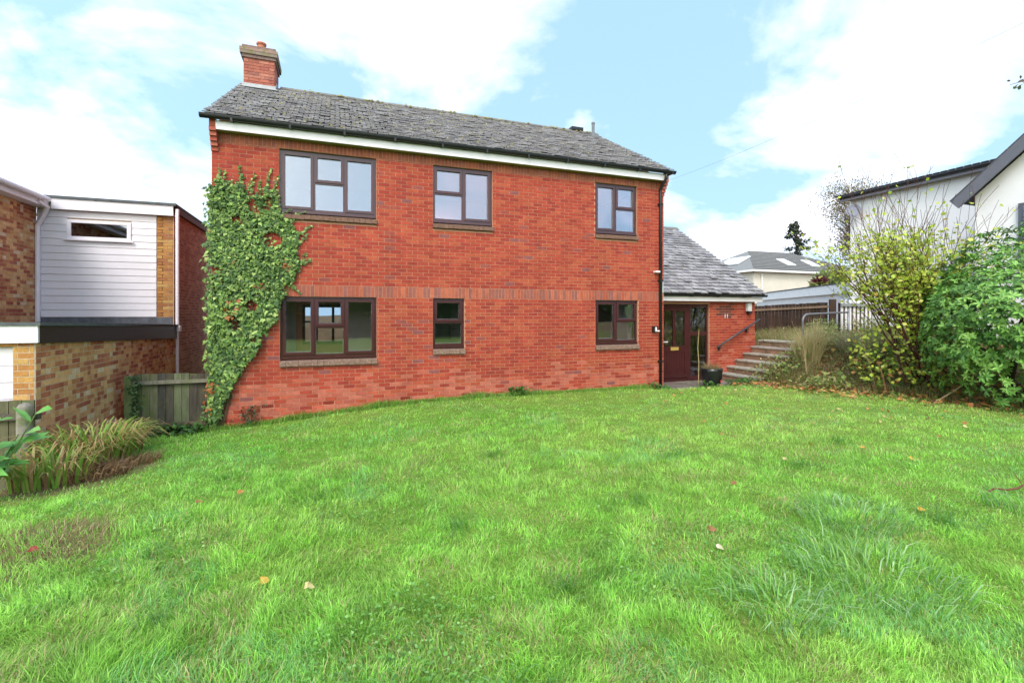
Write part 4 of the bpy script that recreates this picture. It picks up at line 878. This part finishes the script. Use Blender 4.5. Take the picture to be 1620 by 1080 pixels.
# coarse blue-green tussocks
def tussock(c, n, r, hh, pal, label, name='grass_tussock', cat='grass', group=None, wid=.006, leanm=.7, fan=1.0, zoff=0):
    a = rng.uniform(0, 2*math.pi, n); rr = r*np.sqrt(rng.random(n)); px = c[0]+rr*np.cos(a); py = c[1]+rr*np.sin(a)
    if abs(c[1]) < .6 and c[0] < 9.9: py = np.minimum(py, -.02)
    h = hh*rng.uniform(.55, 1.15, n); ld = a*fan+rng.normal(0, .6, n); ln = np.clip(rng.normal(leanm, .2, n), .05, .98)
    col = pick(pal, n, .3); V, F_, Cc = blades(np.stack([px, py, ground(px, py)-.005+zoff], 1), h, np.full(n, wid)*rng.uniform(.7, 1.3, n), ln, ld, col, col*1.3+.02)
    return tagk(np_obj(name, V, F_, Cc, M['blade']), label, cat, group)
BG = [(.20, .42, .12), (.28, .47, .18), (.19, .43, .07), (.38, .54, .28), (.24, .47, .09), (.14, .32, .07)]
TL = [((6.05, -7.35), 520, .36, .22, 'pale bluish coarse grass tussock nearest the fallen twig'), ((5.3, -8.0), 620, .42, .25, 'largest pale bluish grass tussock in the lower right of the lawn'),
      ((4.45, -8.05), 380, .26, .20, 'blue green coarse grass tussock left of the largest tussock'), ((7.6, -7.75), 260, .28, .22, 'coarse green grass tussock at the right edge below the twig')]
for c, n, r, hh, lb in TL: tussock(c, int(n*.75), r*1.08, hh*.8, BG, lb, leanm=.90, wid=.008, group='coarse tussocks in the lawn')
TUF = [(1.2, -7.0), (2.2, -7.9), (3.4, -7.5), (.9, -6.1), (3.0, -6.4), (4.6, -6.5), (2.0, -5.3), (5.9, -5.4), (6.6, -7.7), (3.9, -4.6), (1.0, -4.2), (6.9, -6.2), (8.3, -5.6), (2.9, -8.2)]
vv, ff_, cc_ = [], [], []; off = 0
for i, c in enumerate(TUF):
    n = 150; a = rng.uniform(0, 2*math.pi, n); rr = np.abs(rng.normal(0, .2, n)); px = c[0]+rr*np.cos(a)*random.uniform(.7, 1.8); py = c[1]+rr*np.sin(a)*random.uniform(.4, 1)
    col = pick([(.12, .34, .04), (.16, .38, .05), (.22, .40, .08), (.20, .36, .15)], n, .3)
    V, F_, Cc = blades(np.stack([px, py, ground(px, py)], 1), rng.uniform(.07, .16, n), np.full(n, .0055), np.clip(rng.normal(.7, .2, n), .1, .97), 4.2+rng.normal(0, .8, n), col, col*1.3+.02)
    vv.append(V); ff_.append(F_+off); cc_.append(Cc); off += len(V)
tagk(np_obj('long_grass', np.concatenate(vv), np.concatenate(ff_), np.concatenate(cc_), M['blade']), 'scattered clumps of longer leaning grass in the lawn', 'grass', kind='stuff')
n = 6500; x, y, dd = lawn_points(n*5); m_ = (y < -.3) & (x > -.6) & (x < 12) & (dd < 9) & (vnoise(x, y, 1.2, 58)+.25*vnoise(x, y, 4, 59) > .74) & (bare(x, y) < .3); x, y = x[m_][:n], y[m_][:n]; n = len(x)
tagk(leafmass('lawn_clover', T_LEAF, np.stack([x, y, ground(x, y)+.02+.03*rng.random(n)], 1), rvec(n)*[1, 1, .3], rvec(n)*.4+[0, -.2, 1], rng.uniform(.012, .026, n), pick([(.14, .34, .06), (.18, .40, .07), (.26, .46, .14), (.11, .27, .05)], n, .3), M['leaf']), 'patches of small round clover leaves in the lawn', 'clover', kind='stuff')
# grass fringe against the wall
n = 9000; x = rng.uniform(-.1, 9.9, n); y = -.02-np.abs(rng.normal(0, .09, n)); col = pick([(.13, .34, .04), (.20, .38, .06), (.30, .38, .10)], n, .3)
V, F_, Cc = blades(np.stack([x, y, ground(x, y)-.01], 1), rng.uniform(.05, .15, n)*(.6+.8*vnoise(x, y, 2, 61)), np.full(n, .009), np.clip(rng.normal(.4, .25, n), 0, .9), rng.uniform(0, 6.28, n), col, col*1.2)
tagk(np_obj('wall_grass', V, F_, Cc, M['blade']), 'uncut grass fringe along the foot of the house wall', 'grass', kind='stuff')

# ---- fallen leaves, twig
FL = [(1.68, -6.78, 0, 'yellow fallen leaf lying on the lawn left of another yellow leaf'), (1.94, -6.96, 1, 'pale yellow fallen leaf on the lawn right of its yellow neighbour'), (.08, -5.72, 3, 'dark red fallen leaf on bare soil at the left edge'), (4.59, -7.45, 4, 'bright cream fallen leaf in the middle of the lawn'), (4.75, -7.2, 2, 'small brown leaf just behind the bright cream leaf'), (6.62, -7.52, 0, 'orange yellow leaf beside the pale grass tussock'),
      (6.88, -6.01, 1, 'pale tan leaf on the lawn above the tussocks'), (5.73, -6.43, 2, 'brown leaf halfway between the cream leaf and the house door'), (10.41, -4.95, 5, 'orange leaf nearest the evergreen shrub on the lawn'), (8.23, -6.5, 0, 'yellow leaf lying behind the fallen twig'), (1.25, -4.93, 5, 'orange leaf on the left lawn, right one of two'), (.95, -5.1, 2, 'brown leaf on the left lawn, left one of two')]
GR = [(8.04, -5.06), (7.79, -5.65), (10.21, -5.66), (5.81, -5.27), (7.21, -4.76), (9.6, -4.5), (10.9, -4.6), (11.3, -4.9), (9.9, -5.1), (8.9, -4.3), (10.6, -3.6), (11.0, -3.0), (9.3, -3.2), (8.6, -3.7), (7.6, -3.9), (10.1, -3.2), (11.6, -2.6), (9.0, -5.8), (9.7, -6.0), (11.1, -5.6), (10.8, -5.2)]
GR += [(random.uniform(8, 12.6), random.uniform(-6, -1)) for _ in range(60)]
LC = [(.52, .33, .07), (.52, .43, .20), (.27, .13, .06), (.24, .04, .04), (.68, .57, .40), (.38, .18, .06)]
def leaf_obj(x, y, ci, s):
    k = 9; v = [(0, 0, .018*s/.07)]; c = LC[ci]
    for i in range(k): a = 2*math.pi*i/k; r = s*(.75+.35*math.cos(a)+.18*math.cos(3*a)+.12*random.random()); v.append((r*math.cos(a), r*.8*math.sin(a), .5*s*random.random()*abs(math.sin(a))+.25*s*math.sin(a)**2))
    o = bpy.data.objects.new('fallen_leaf', np_mesh('fallen_leaf', v, [(0, 1+i, 1+(i+1) % k) for i in range(k)], np.array([jit(c, .15) for _ in v]), M['litter']))
    link(o, None, (x, y, gz(x, y)+.038)); o.rotation_euler = (random.uniform(.35, .7), random.uniform(-.3, .3), random.uniform(-.5, .3)); return o
for x, y, ci, lb in FL: tagk(leaf_obj(x, y, ci, .037), lb, 'leaf', 'fallen leaves on the lawn')
gx = np.array([g_[0] for g_ in GR]); gy = np.array([g_[1] for g_ in GR]); n = len(gx)
tagk(leafmass('scattered_leaves', T_LEAF, np.stack([gx, gy, ground(gx, gy)+.05], 1), rvec(n)*[1, 1, .3], rvec(n)*.5+[0, -.2, 1], rng.uniform(.05, .085, n), pick([LC[0], LC[2], LC[5], LC[5], LC[1]], n, .25), M['litter']), 'small brown and orange autumn leaves scattered over the far lawn', 'leaves', kind='stuff')
pt = [(7.55+.11*i, -7.52-.012*i+.02*math.sin(i*1.7), gz(7.55+.11*i, -7.5)+.07+.01*math.sin(i*2.1)+.008*i) for i in range(7)]
tagk(MB().tube(pt, [.007, .008, .009, .009, .008, .007, .004], 6, (.16, .07, .045)).tube([pt[4], (8.1, -7.45, pt[4][2]+.07)], [.005, .002], 5, (.16, .07, .045)).build('fallen_twig', M['bark']), 'thin reddish brown twig lying on the lawn at right', 'twig')
n = 5200; xr = rng.uniform(10.8, 17, n); yy = -.35*0+rng.uniform(-7.5, -.6, n); mm_ = (xr+.42*yy > 11.2+rng.normal(0, .35, n)); xr, yy = xr[mm_], yy[mm_]; n = len(xr)
tagk(leafmass('leaf_litter', T_LEAF, np.stack([xr, yy, ground(xr, yy)+.02+.05*rng.random(n)], 1), rvec(n)*[1, 1, .25], rvec(n)*.5+[0, -.2, 1], rng.uniform(.06, .12, n), pick([(.30, .13, .05), (.40, .20, .06), (.22, .10, .05), (.45, .30, .10), (.14, .18, .04)], n, .3), M['litter']), 'brown autumn leaf litter under the shrubs', 'leaves', kind='stuff')

# ---- left-hand bed
ST = [(.20, .36, .05), (.18, .34, .05), (.26, .42, .07), (.32, .38, .09), (.42, .36, .15), (.16, .28, .04), (.45, .28, .12), (.26, .15, .07)]
def strap_clump(c, n, r, hh, label):
    tp = []; a = rng.uniform(0, 6.28, n); rr = r*np.sqrt(rng.random(n)); V = []; F_ = []; K = []
    for i in range(n):
        bx, by = c[0]+rr[i]*math.cos(a[i]), c[1]+rr[i]*math.sin(a[i])*1.3; H = hh*random.uniform(.6, 1.1); dr_ = a[i]+random.gauss(0, .5); cc = jit(random.choice(ST), .2); reach = random.uniform(.25, .8)*H
        gz0 = gz(bx, by); b = len(V); px_, py_ = -math.sin(dr_), math.cos(dr_); w = random.uniform(.009, .016)
        for k in range(6):
            t = k/5; xx = bx+math.cos(dr_)*reach*t**1.6; yy = by+math.sin(dr_)*reach*t**1.6; zz = gz0+H*(1.25*t-.55*t**3.0*(1+.6*reach/H)); ww_ = w*(1-t**2.5*.9)
            c2 = cc if t < .75 or random.random() < .5 else (.46, .30, .14)
            V += [(xx-px_*ww_, yy-py_*ww_, zz), (xx+px_*ww_, yy+py_*ww_, zz)]; K += [c2, c2]
        for k in range(5): F_ += [(b+2*k, b+2*k+1, b+2*k+3), (b+2*k, b+2*k+3, b+2*k+2)]
    return tagk(np_obj('strap_leaf_plant', V, F_, K, M['leaf']), label, 'plant', 'strap leaved plants in the left bed')
strap_clump((-.78, -2.55), 330, .38, .78, 'larger clump of arching yellow green strap leaves below the round post')
strap_clump((-.88, -1.55), 220, .30, .62, 'smaller clump of strap leaves nearest the side fence')
strap_clump((-.80, -3.45), 190, .34, .55, 'dying brown tipped strap leaf clump at the left edge')
tussock((-.55, -3.3), 520, .42, .22, [(.30, .17, .09), (.22, .12, .07), (.40, .27, .14), (.16, .09, .05)], 'heap of dead brown leaves fringing the left bed', 'dead_leaves', 'dead leaves', wid=.012, leanm=.85)
tussock((-.35, -2.6), 300, .28, .2, [(.34, .22, .11), (.26, .15, .08), (.42, .32, .16)], 'pale dry leaf heap below the strap leaved plants', 'dead_leaves', 'dead leaves', wid=.010, leanm=.85)
tussock((.05, -5.55), 420, .42, .10, [(.36, .25, .13), (.24, .15, .08), (.42, .33, .18)], 'patch of dry brown thatch at the left edge of the lawn', 'dry_thatch', 'grass', wid=.007, leanm=.85)
# big sprig of smooth green leaves entering at the left edge
sg = thing('laurel_sprig', 'large smooth bright green leaves at the left edge of the bed', 'shrub', (-1.0, -4.1, -.1))
st_ = MB(); LP, LT, LN_, LS = [], [], [], []
for i in range(8):
    b = (-1.0+random.gauss(0, .05), -4.2+random.gauss(0, .05), -.15); e = (-.95+random.uniform(-.25, .28), -4.15+random.uniform(-.2, .25), .50+random.uniform(-.1, .3)); st_.tube([b, ((b[0]+e[0])/2, (b[1]+e[1])/2, (b[2]+e[2])/2+.06), e], [.01, .008, .005], 5, (.12, .17, .05))
    for k in range(6): LP.append(tuple(b[j]+(e[j]-b[j])*(.5+.1*k) for j in range(3))); LT.append((random.uniform(-.5, 1), random.uniform(-.8, .6), random.uniform(-.1, .35))); LN_.append((random.gauss(0, .3), random.gauss(-.3, .3), 1)); LS.append(random.uniform(.2, .30))
st_.build('stems', M['bark'], sg)
T_BIG = (np.array([(0, 0, 0), (.16, .25, .03), (.20, .55, .03), (0, 1, -.08), (-.20, .55, .03), (-.16, .25, .03), (0, .5, 0)]), T_LEAF[1])
leafmass('leaves', T_BIG, LP, LT, LN_, LS, pick([(.14, .36, .07), (.18, .42, .10), (.10, .28, .05)], len(LP)), M['glossy_leaf'], sg)

# ---- plant pot by the door
pot = thing('plant_pot', 'black glazed plant pot with dry grass by the front door', 'plant pot', (11.2, -.18, -.1))
MB().lathe((11.2, -.18, -.11), [(.14, 0), (.20, .06), (.25, .24), (.265, .42), (.275, .49), (.245, .49), (.23, .42)], 24).build('pot', M['blackpot'], pot, smooth=True)
MB().lathe((11.2, -.18, .28), [(.23, 0), (.2, .03)], 20, (.08, .05, .03)).build('soil', M['soil'], pot)
n = 220; a = rng.uniform(0, 6.28, n); rr = .2*np.sqrt(rng.random(n)); col = pick([(.40, .30, .15), (.28, .24, .10), (.20, .24, .08), (.30, .16, .10)], n)
V, F_, Cc = blades(np.stack([11.2+rr*np.cos(a), -.18+rr*np.sin(a), np.full(n, .3)], 1), rng.uniform(.12, .30, n), np.full(n, .008), np.clip(rng.normal(.5, .25, n), 0, .95), a, col, col*1.2); np_obj('dry_plant', V, F_, Cc, M['blade'], pot)
MB().box(11.235, 11.275, -.455, -.44, .05, .10, (.5, .05, .04)).build('sticker', M['plain'], pot)
tagk(MB().tube([(10.98, .05, -.1), (10.985, .04, .5), (10.96, .05, .9), (11.0, .05, 1.38)], [.012, .012, .01, .006], 6, (.36, .29, .14)).build('dead_cane', M['bark']), 'tall dry straw coloured stem standing in front of the door', 'cane')
weed('doorstep_weed', 'small green weeds on the paving beside the plant pot', 'weed', (10.85, -.45, 0), 90, .14, .12, GRN, .07)
weed('doorstep_weed', 'green weeds right of the plant pot below the steps', 'weed', (11.75, -.5, 0), 140, .2, .14, GRN, .08)

# ---- right bank: dry grasses, weeds, brambles
DRY = [(.55, .45, .24), (.48, .40, .19), (.60, .52, .32), (.38, .36, .16)]
tussock((13.9, -.75), 700, .26, 1.15, DRY, 'tall upright tuft of straw coloured dry grass on the bank', 'dry_grass_tuft', 'grass', wid=.011, leanm=.28)
tussock((13.15, -.85), 420, .45, .42, [(.34, .27, .14), (.24, .22, .09), (.20, .26, .07), (.30, .22, .13)], 'low matted dry grass mound beside the steps', 'dry_grass_tuft', 'grass', wid=.010, leanm=.7)
tussock((15.0, -1.3), 360, .45, .5, [(.40, .36, .25), (.30, .27, .15), (.22, .26, .10)], 'pale grey dead grass clump right of the tall tuft', 'dry_grass_tuft', 'grass', wid=.012, leanm=.7)
for i, (c, hh, lb) in enumerate([((12.9, -.6), .5, 'weedy green growth at the foot of the garden steps'), ((14.2, -.6), .65, 'green weeds at the top of the garden steps'), ((14.6, -1.9), .5, 'mixed weeds behind the dry grass on the bank'), ((16.2, -.9), .7, 'leafy weeds below the guard rail'), ((13.0, -1.9), .28, 'low weeds at the lawn edge below the bank'), ((13.4, -.55), .75, 'tall weeds half hiding the garden steps'), ((15.3, .3), .7, 'leafy weeds on the terrace behind the steps'), ((17.2, 1.3), .4, 'tall weeds round the foot of the guard rail'), ((19.0, 1.8), .5, 'tall weeds in front of the picket gate')]):
    weed('bank_weed', lb, 'weed', (c[0], c[1], 0), 420, .38, hh, [(.24, .32, .08), (.32, .36, .11), (.16, .25, .06), (.40, .33, .15)], .075, group='weeds on the bank')
n = 42000; x = rng.uniform(11.5, 20, n); y = rng.uniform(-7, 4.5, n); keep = ((bare(x, y) > .4) | (y > -.6)) & ~((y > -.5) & (x < 14.75)); x, y = x[keep], y[keep]; n = len(x)
col = pick([(.20, .24, .06), (.34, .27, .12), (.14, .20, .04), (.40, .32, .16), (.24, .17, .08)], n, .3)
V, F_, Cc = blades(np.stack([x, y, ground(x, y)], 1), rng.uniform(.06, .26, n)*(1+.7*vnoise(x, y, 1.1, 91)*ss(-1.5, .5, y)), np.full(n, .013), np.clip(rng.normal(.6, .25, n), 0, .97), rng.uniform(0, 6.28, n), col, col*1.2)
tagk(np_obj('rough_grass', V, F_, Cc, M['blade']), 'rough dry grass covering the bank on the right', 'grass', kind='stuff')
# dead stalks
for i, (a, b, lb) in enumerate([((14.0, -2.6, .2), (15.6, -3.0, 1.0), 'long pale dead stick leaning across the shrub base'), ((13.4, -3.0, .15), (13.25, -2.9, .75), 'short upright reddish dead stalk at the lawn edge'), ((13.7, -2.6, .2), (13.3, -2.3, 1.85), 'tall thin dead stalk left of the shrub'), ((13.0, -4.1, .15), (14.2, -4.4, .62), 'pale dead stick lying before the evergreen'), ((13.3, -1.2, .3), (13.1, -1.15, 1.35), 'thin dry stalk standing by the steps')]):
    A, B = Vector(a), Vector(b); A.z = gz(A.x, A.y); m1 = (A+B)/2+Vector((.03, 0, .05)); tagk(MB().tube([A, m1, B], [.014, .012, .007], 6, (.36, .26, .15) if i != 1 else (.30, .15, .08)).build('dead_stalk', M['bark']), lb, 'stick', 'dead stalks by the shrubs')

# ---- bare-topped shrub with lime leaves
def grow(mb, p, d, ln, r, depth, tips, col, spread=.45, up=.12, seg=4, kids=3, taper=.55, minr=.003):
    pts = [p.copy()]; rr = [r]; q_ = p.copy(); dd_ = d.normalized()
    for i in range(seg):
        dd_ = (dd_+Vector((random.gauss(0, .10), random.gauss(0, .10), random.gauss(0, .07)+up*.3))).normalized(); q_ = q_+dd_*(ln/seg); pts.append(q_.copy()); rr.append(max(minr, r*(1-(1-taper)*(i+1)/seg)))
        tips.append((q_.copy(), dd_.copy(), depth))
    mb.tube(pts, rr, 5 if r > .02 else 4, col, caps=False)
    if depth > 0:
        for k in range(kids):
            i = random.randint(max(1, seg//2-1), seg); nd = (dd_+Vector((random.gauss(0, spread), random.gauss(0, spread), random.gauss(0, spread*.7)+up))).normalized()
            grow(mb, pts[i], nd, ln*random.uniform(.5, .75), max(minr, rr[i]*.62), depth-1, tips, col, spread, up, seg, kids, taper, minr)
sh = thing('lime_shrub', 'tall shrub with dark bare upper twigs and lime green leaves', 'shrub', (14.6, -3.1, .3))
bm = MB(); tips = []; base = Vector((14.75, -3.1, gz(14.75, -3.1)-.05))
for k in range(30):
    a = random.uniform(0, 6.28); lean = random.uniform(.2, .85)
    dv = Vector((math.cos(a)*lean*1.0, math.sin(a)*lean*.8, 1))
    if k < 16: dv = Vector((random.uniform(-1.0, .3)*rgt[0], -random.uniform(-.7, .2)*.3, 1))
    grow(bm, base+Vector((random.gauss(0, .22), random.gauss(0, .2), 0)), dv, random.uniform(1.9, 2.75), random.uniform(.014, .024), 2, tips, (.10, .042, .034), .33, .16, 6, 4, .5, .0035)
bm.build('branches', M['bark'], sh)
LPn, LTn = [], []
for p, d, dep in tips:
    hgt = p.z-base.z; pr = .8 if hgt < 2.4 else (.45 if hgt < 3.3 else .05)
    for k in range(4):
        if random.random() < pr*(.9 if dep < 2 else .45): LPn.append(p+Vector((random.gauss(0, .08), random.gauss(0, .08), random.gauss(0, .08)))); LTn.append((random.gauss(0, 1), random.gauss(0, 1), random.gauss(-.2, .5)))
for k in range(1100):
    a = random.uniform(0, 6.28); r_ = 1.55*math.sqrt(random.random()); LPn.append(Vector((14.5+r_*math.cos(a), -3.05+r_*.8*math.sin(a), base.z+.1+random.random()**1.2*1.9*(1.15-.45*r_)))); LTn.append((random.gauss(0, 1), random.gauss(0, 1), random.gauss(-.3, .5)))
n = len(LPn); hz = np.array([p.z for p in LPn]); lc = pick([(.48, .58, .07), (.56, .64, .10), (.40, .52, .06), (.62, .62, .15), (.30, .44, .06)], n, .25); yl = rng.random(n) < .02; lc[yl] = (.55, .38, .08)
leafmass('leaves', T_LEAF, [tuple(p) for p in LPn], LTn, rvec(n)*.9+[0, -.4, .8], rng.uniform(.055, .105, n), lc, M['leaf'], sh)
print('shrub leaves', n)

# ---- rhododendron
rh = thing('rhododendron', 'large dense evergreen shrub with long glossy leaves at right edge', 'shrub', (14.3, -4.95, .15))
cx, cy, cz = 14.3, -4.95, 1.55; P_, TP, NR, SZ, CL = [], [], [], [], []
bm = MB()
for k in range(9):
    a = random.uniform(0, 6.28); e = Vector((cx+1.3*math.cos(a), cy+1.2*math.sin(a), random.uniform(1.2, 2.6))); b = Vector((cx+random.gauss(0, .2), cy+random.gauss(0, .2), .1)); bm.tube([b, (b+e)/2+Vector((0, 0, .2)), e], [.05, .035, .015], 6, (.07, .05, .04))
bm.build('branches', M['bark'], rh)
nr_ = 0
while nr_ < 3000:
    d = Vector((random.gauss(0, 1), random.gauss(0, 1), random.gauss(.15, .8))).normalized()
    if d.dot(Vector((CAM.x-cx, CAM.y-cy, .5)).normalized()) < -.35: continue
    lump = .82+.36*float(vnoise(math.atan2(d.y, d.x)*1.1+7, d.z*1.6+5, 1.5, 71)); rr_ = lump*(1-.45*random.random()**2.2)
    p = Vector((cx+d.x*1.75*rr_, cy+d.y*1.6*rr_, cz+d.z*1.75*rr_))
    if p.z < .2 or (p.z < .75 and random.random() < .6): continue
    ax = (d*.8+Vector((0, 0, .5))).normalized(); u = ax.orthogonal().normalized(); w_ = ax.cross(u); a0 = random.random()*6.28; nl = random.randint(7, 10); droop = random.uniform(-.25, .55); base_c = random.choice([(.12, .27, .05), (.16, .33, .06), (.085, .20, .045), (.22, .41, .085)])
    s_ = random.uniform(.08, .125)
    for k in range(nl):
        a = a0+6.283*k/nl+random.gauss(0, .35); t_ = u*math.cos(a)+w_*math.sin(a)+ax*(.45-droop+random.gauss(0, .3))+Vector((0, 0, -.15+random.gauss(0, .25))); P_.append(tuple(p)); TP.append(tuple(t_)); NR.append(tuple(ax+Vector((random.gauss(0, .15),)*3))); SZ.append(s_*random.uniform(.8, 1.1)); CL.append(jit(base_c, .25))
    nr_ += 1
leafmass('leaves', T_LONG, P_, TP, NR, SZ, CL, M['glossy_leaf'], rh)
# low bramble skirt in front of the shrubs
n = 900; a = rng.random(n); x = 13.2+2.2*a+rng.normal(0, .35, n); y = -2.2-2.4*rng.random(n); keep = x+.42*y > 11.6; x, y = x[keep], y[keep]; n = len(x)
tagk(leafmass('bramble', T_LEAF, np.stack([x, y, ground(x, y)+rng.random(n)**1.3*.75], 1), rvec(n)+[0, -.2, -.1], rvec(n)*.6+[0, -.5, .8], rng.uniform(.07, .13, n), pick([(.14, .22, .04), (.20, .28, .05), (.09, .17, .04), (.28, .26, .06), (.35, .18, .06)], n, .3), M['leaf']), 'tangle of green and yellowing bramble leaves under the shrubs', 'bramble')

# ---- distant trees
def crown_tree(name, label, loc, h, crown, n, pal, leaf, trunk_r, tcol, kids=4, depth=3, upw=.2, spr=.5):
    t = thing(name, label, 'tree', loc); m = MB(); tips = []
    grow(m, Vector(loc), Vector((0, 0, 1)), h*.45, trunk_r, depth, tips, tcol, spr, upw, 5, kids, .6, .02); m.build('trunk', M['bark'], t)
    tp = [x_[0] for x_ in tips if x_[2] < depth-0]; pos = np.array([tuple(random.choice(tp)) for _ in range(n)])+rng.normal(0, crown, (n, 3))
    leafmass('crown', T_LEAF, pos, rvec(n), rvec(n)*.8+[0, -.3, .8], rng.uniform(.7, 1.3, n)*leaf, pick(pal, n, .35), M['leaf'], t); return t
crown_tree('autumn_tree', 'large thinning autumn tree behind the white house', (56.8, 24, 3), 17, .55, 26000, [(.28, .23, .13), (.34, .27, .16), (.23, .22, .10), (.40, .31, .21), (.20, .20, .09)], .15, .35, (.16, .12, .10), 6, 3, .15, .75)
cf = thing('conifer', 'dark conifer standing beyond the bungalow roof', 'tree', (52, 31, 3))
MB().tube([(52, 31, 3), (52.1, 31, 9), (52.15, 31, 12.6)], [.25, .15, .03], 7, (.09, .07, .05)).build('trunk', M['bark'], cf)
cp, ct, cn = [], [], []; brm = MB()
for k in range(46):
    z = 5.5+7*(k/46)**.9; a = random.uniform(0, 6.28); rl = (12.9-z)*.40*random.uniform(.5, 1.2)+.3; e = Vector((52.1+rl*math.cos(a), 31+rl*math.sin(a), z-.12*rl)); brm.tube([(52.1, 31, z), e], [.04, .01], 4, (.08, .065, .05))
    for i in range(60): t = random.random()**.7; q_ = Vector((52.1, 31, z)).lerp(e, t)+Vector((random.gauss(0, .16), random.gauss(0, .16), random.gauss(0, .12))); cp.append(tuple(q_)); ct.append((math.cos(a)+random.gauss(0, .5), math.sin(a)+random.gauss(0, .5), random.gauss(-.2, .4))); cn.append((random.gauss(0, .4), random.gauss(-.3, .4), 1))
brm.build('branches', M['bark'], cf); leafmass('crown', T_LEAF, cp, ct, cn, rng.uniform(.18, .34, len(cp)), pick([(.08, .10, .07), (.10, .13, .08), (.06, .08, .055)], len(cp), .3), M['leaf'], cf)
# cordyline and feathery bush over the white garage
co = thing('cordyline', 'dark red spiky cordyline rising above the white garage roof', 'shrub', (29.2, 10.6, 2))
MB().tube([(29.2, 10.6, 1.6), (29.2, 10.6, 3.6)], .08, 7, (.14, .10, .07)).build('stem', M['bark'], co)
n = 130; t = rvec(n); t[:, 2] = np.abs(t[:, 2])*1.1-.15; leafmass('leaves', T_NEED, np.tile([29.2, 10.6, 3.62], (n, 1)), t, rvec(n), rng.uniform(.35, .6, n), np.where(t[:, 2:3] < .15, np.array([[.30, .30, .08]]), pick([(.14, .03, .05), (.10, .02, .035), (.20, .06, .07)], n)), M['leaf'], co)
bsh = thing('feathery_bush', 'pale green feathery bush above the garage roof beside the white house', 'shrub', (31, 11.2, 2))
MB().tube([(31, 11.2, 1.5), (31, 11.2, 3.2)], .1, 6, (.14, .11, .07)).build('stem', M['bark'], bsh)
n = 1500; d_ = rvec(n)*rng.uniform(.4, 1, (n, 1))*[1.3, 1.0, 1.15]; leafmass('leaves', T_NEED, d_+[31, 11.2, 3.3], d_*.7+[0, 0, .5]+rvec(n)*.5, rvec(n), rng.uniform(.25, .45, n), pick([(.22, .27, .09), (.30, .33, .14), (.16, .21, .06)], n), M['leaf'], bsh)
# overhanging twig at the right edge of the sky
tw = thing('overhanging_twig', 'leafy dark twig hanging in from the upper right edge', 'branch', (16.2, -4.8, 6.5))
b0 = Vector((17.2, -5.3, 6.9)); e0 = Vector((15.2, -4.25, 6.5)); MB().tube([b0, (b0+e0)/2+Vector((0, 0, .08)), e0], [.02, .012, .005], 5, (.08, .06, .05)).build('stem', M['bark'], tw)
n = 60; tq = rng.random(n); P_ = np.array([tuple(b0.lerp(e0, float(t))) for t in tq])+rng.normal(0, .05, (n, 3)); leafmass('leaves', T_LEAF, P_, rvec(n)+[-.5, 0, -.3], rvec(n), rng.uniform(.07, .12, n), pick([(.06, .10, .03), (.09, .12, .03), (.12, .08, .05)], n), M['leaf'], tw)
# unseen hedge added behind the camera as a dark backdrop for the window glass
hd = thing('backdrop_hedge', 'dark green hedge added out of view to darken the ground floor window reflections', 'hedge', (3, -24, 0))
MB().box(-24, 32, -25, -23.2, -.3, 3.0, (.03, .05, .02)).build('stems', M['bark'], hd)  # solid dark core box inside the added hedge
n = 9000; x = rng.uniform(-25, 33, n); y = rng.uniform(-25.3, -22.9, n); z = rng.random(n)*(3.2+1.6*vnoise(x, y*0, .35, 81)); leafmass('leaves', T_LEAF, np.stack([x, y, z], 1), rvec(n), rvec(n)+[0, .6, .5], rng.uniform(.25, .5, n), pick([(.04, .085, .02), (.06, .12, .03), (.08, .13, .03)], n), M['leaf'], hd)
print('OBJECTS', len(bpy.data.objects), 'TRIS', sum(len(m.polygons) for m in bpy.data.meshes))
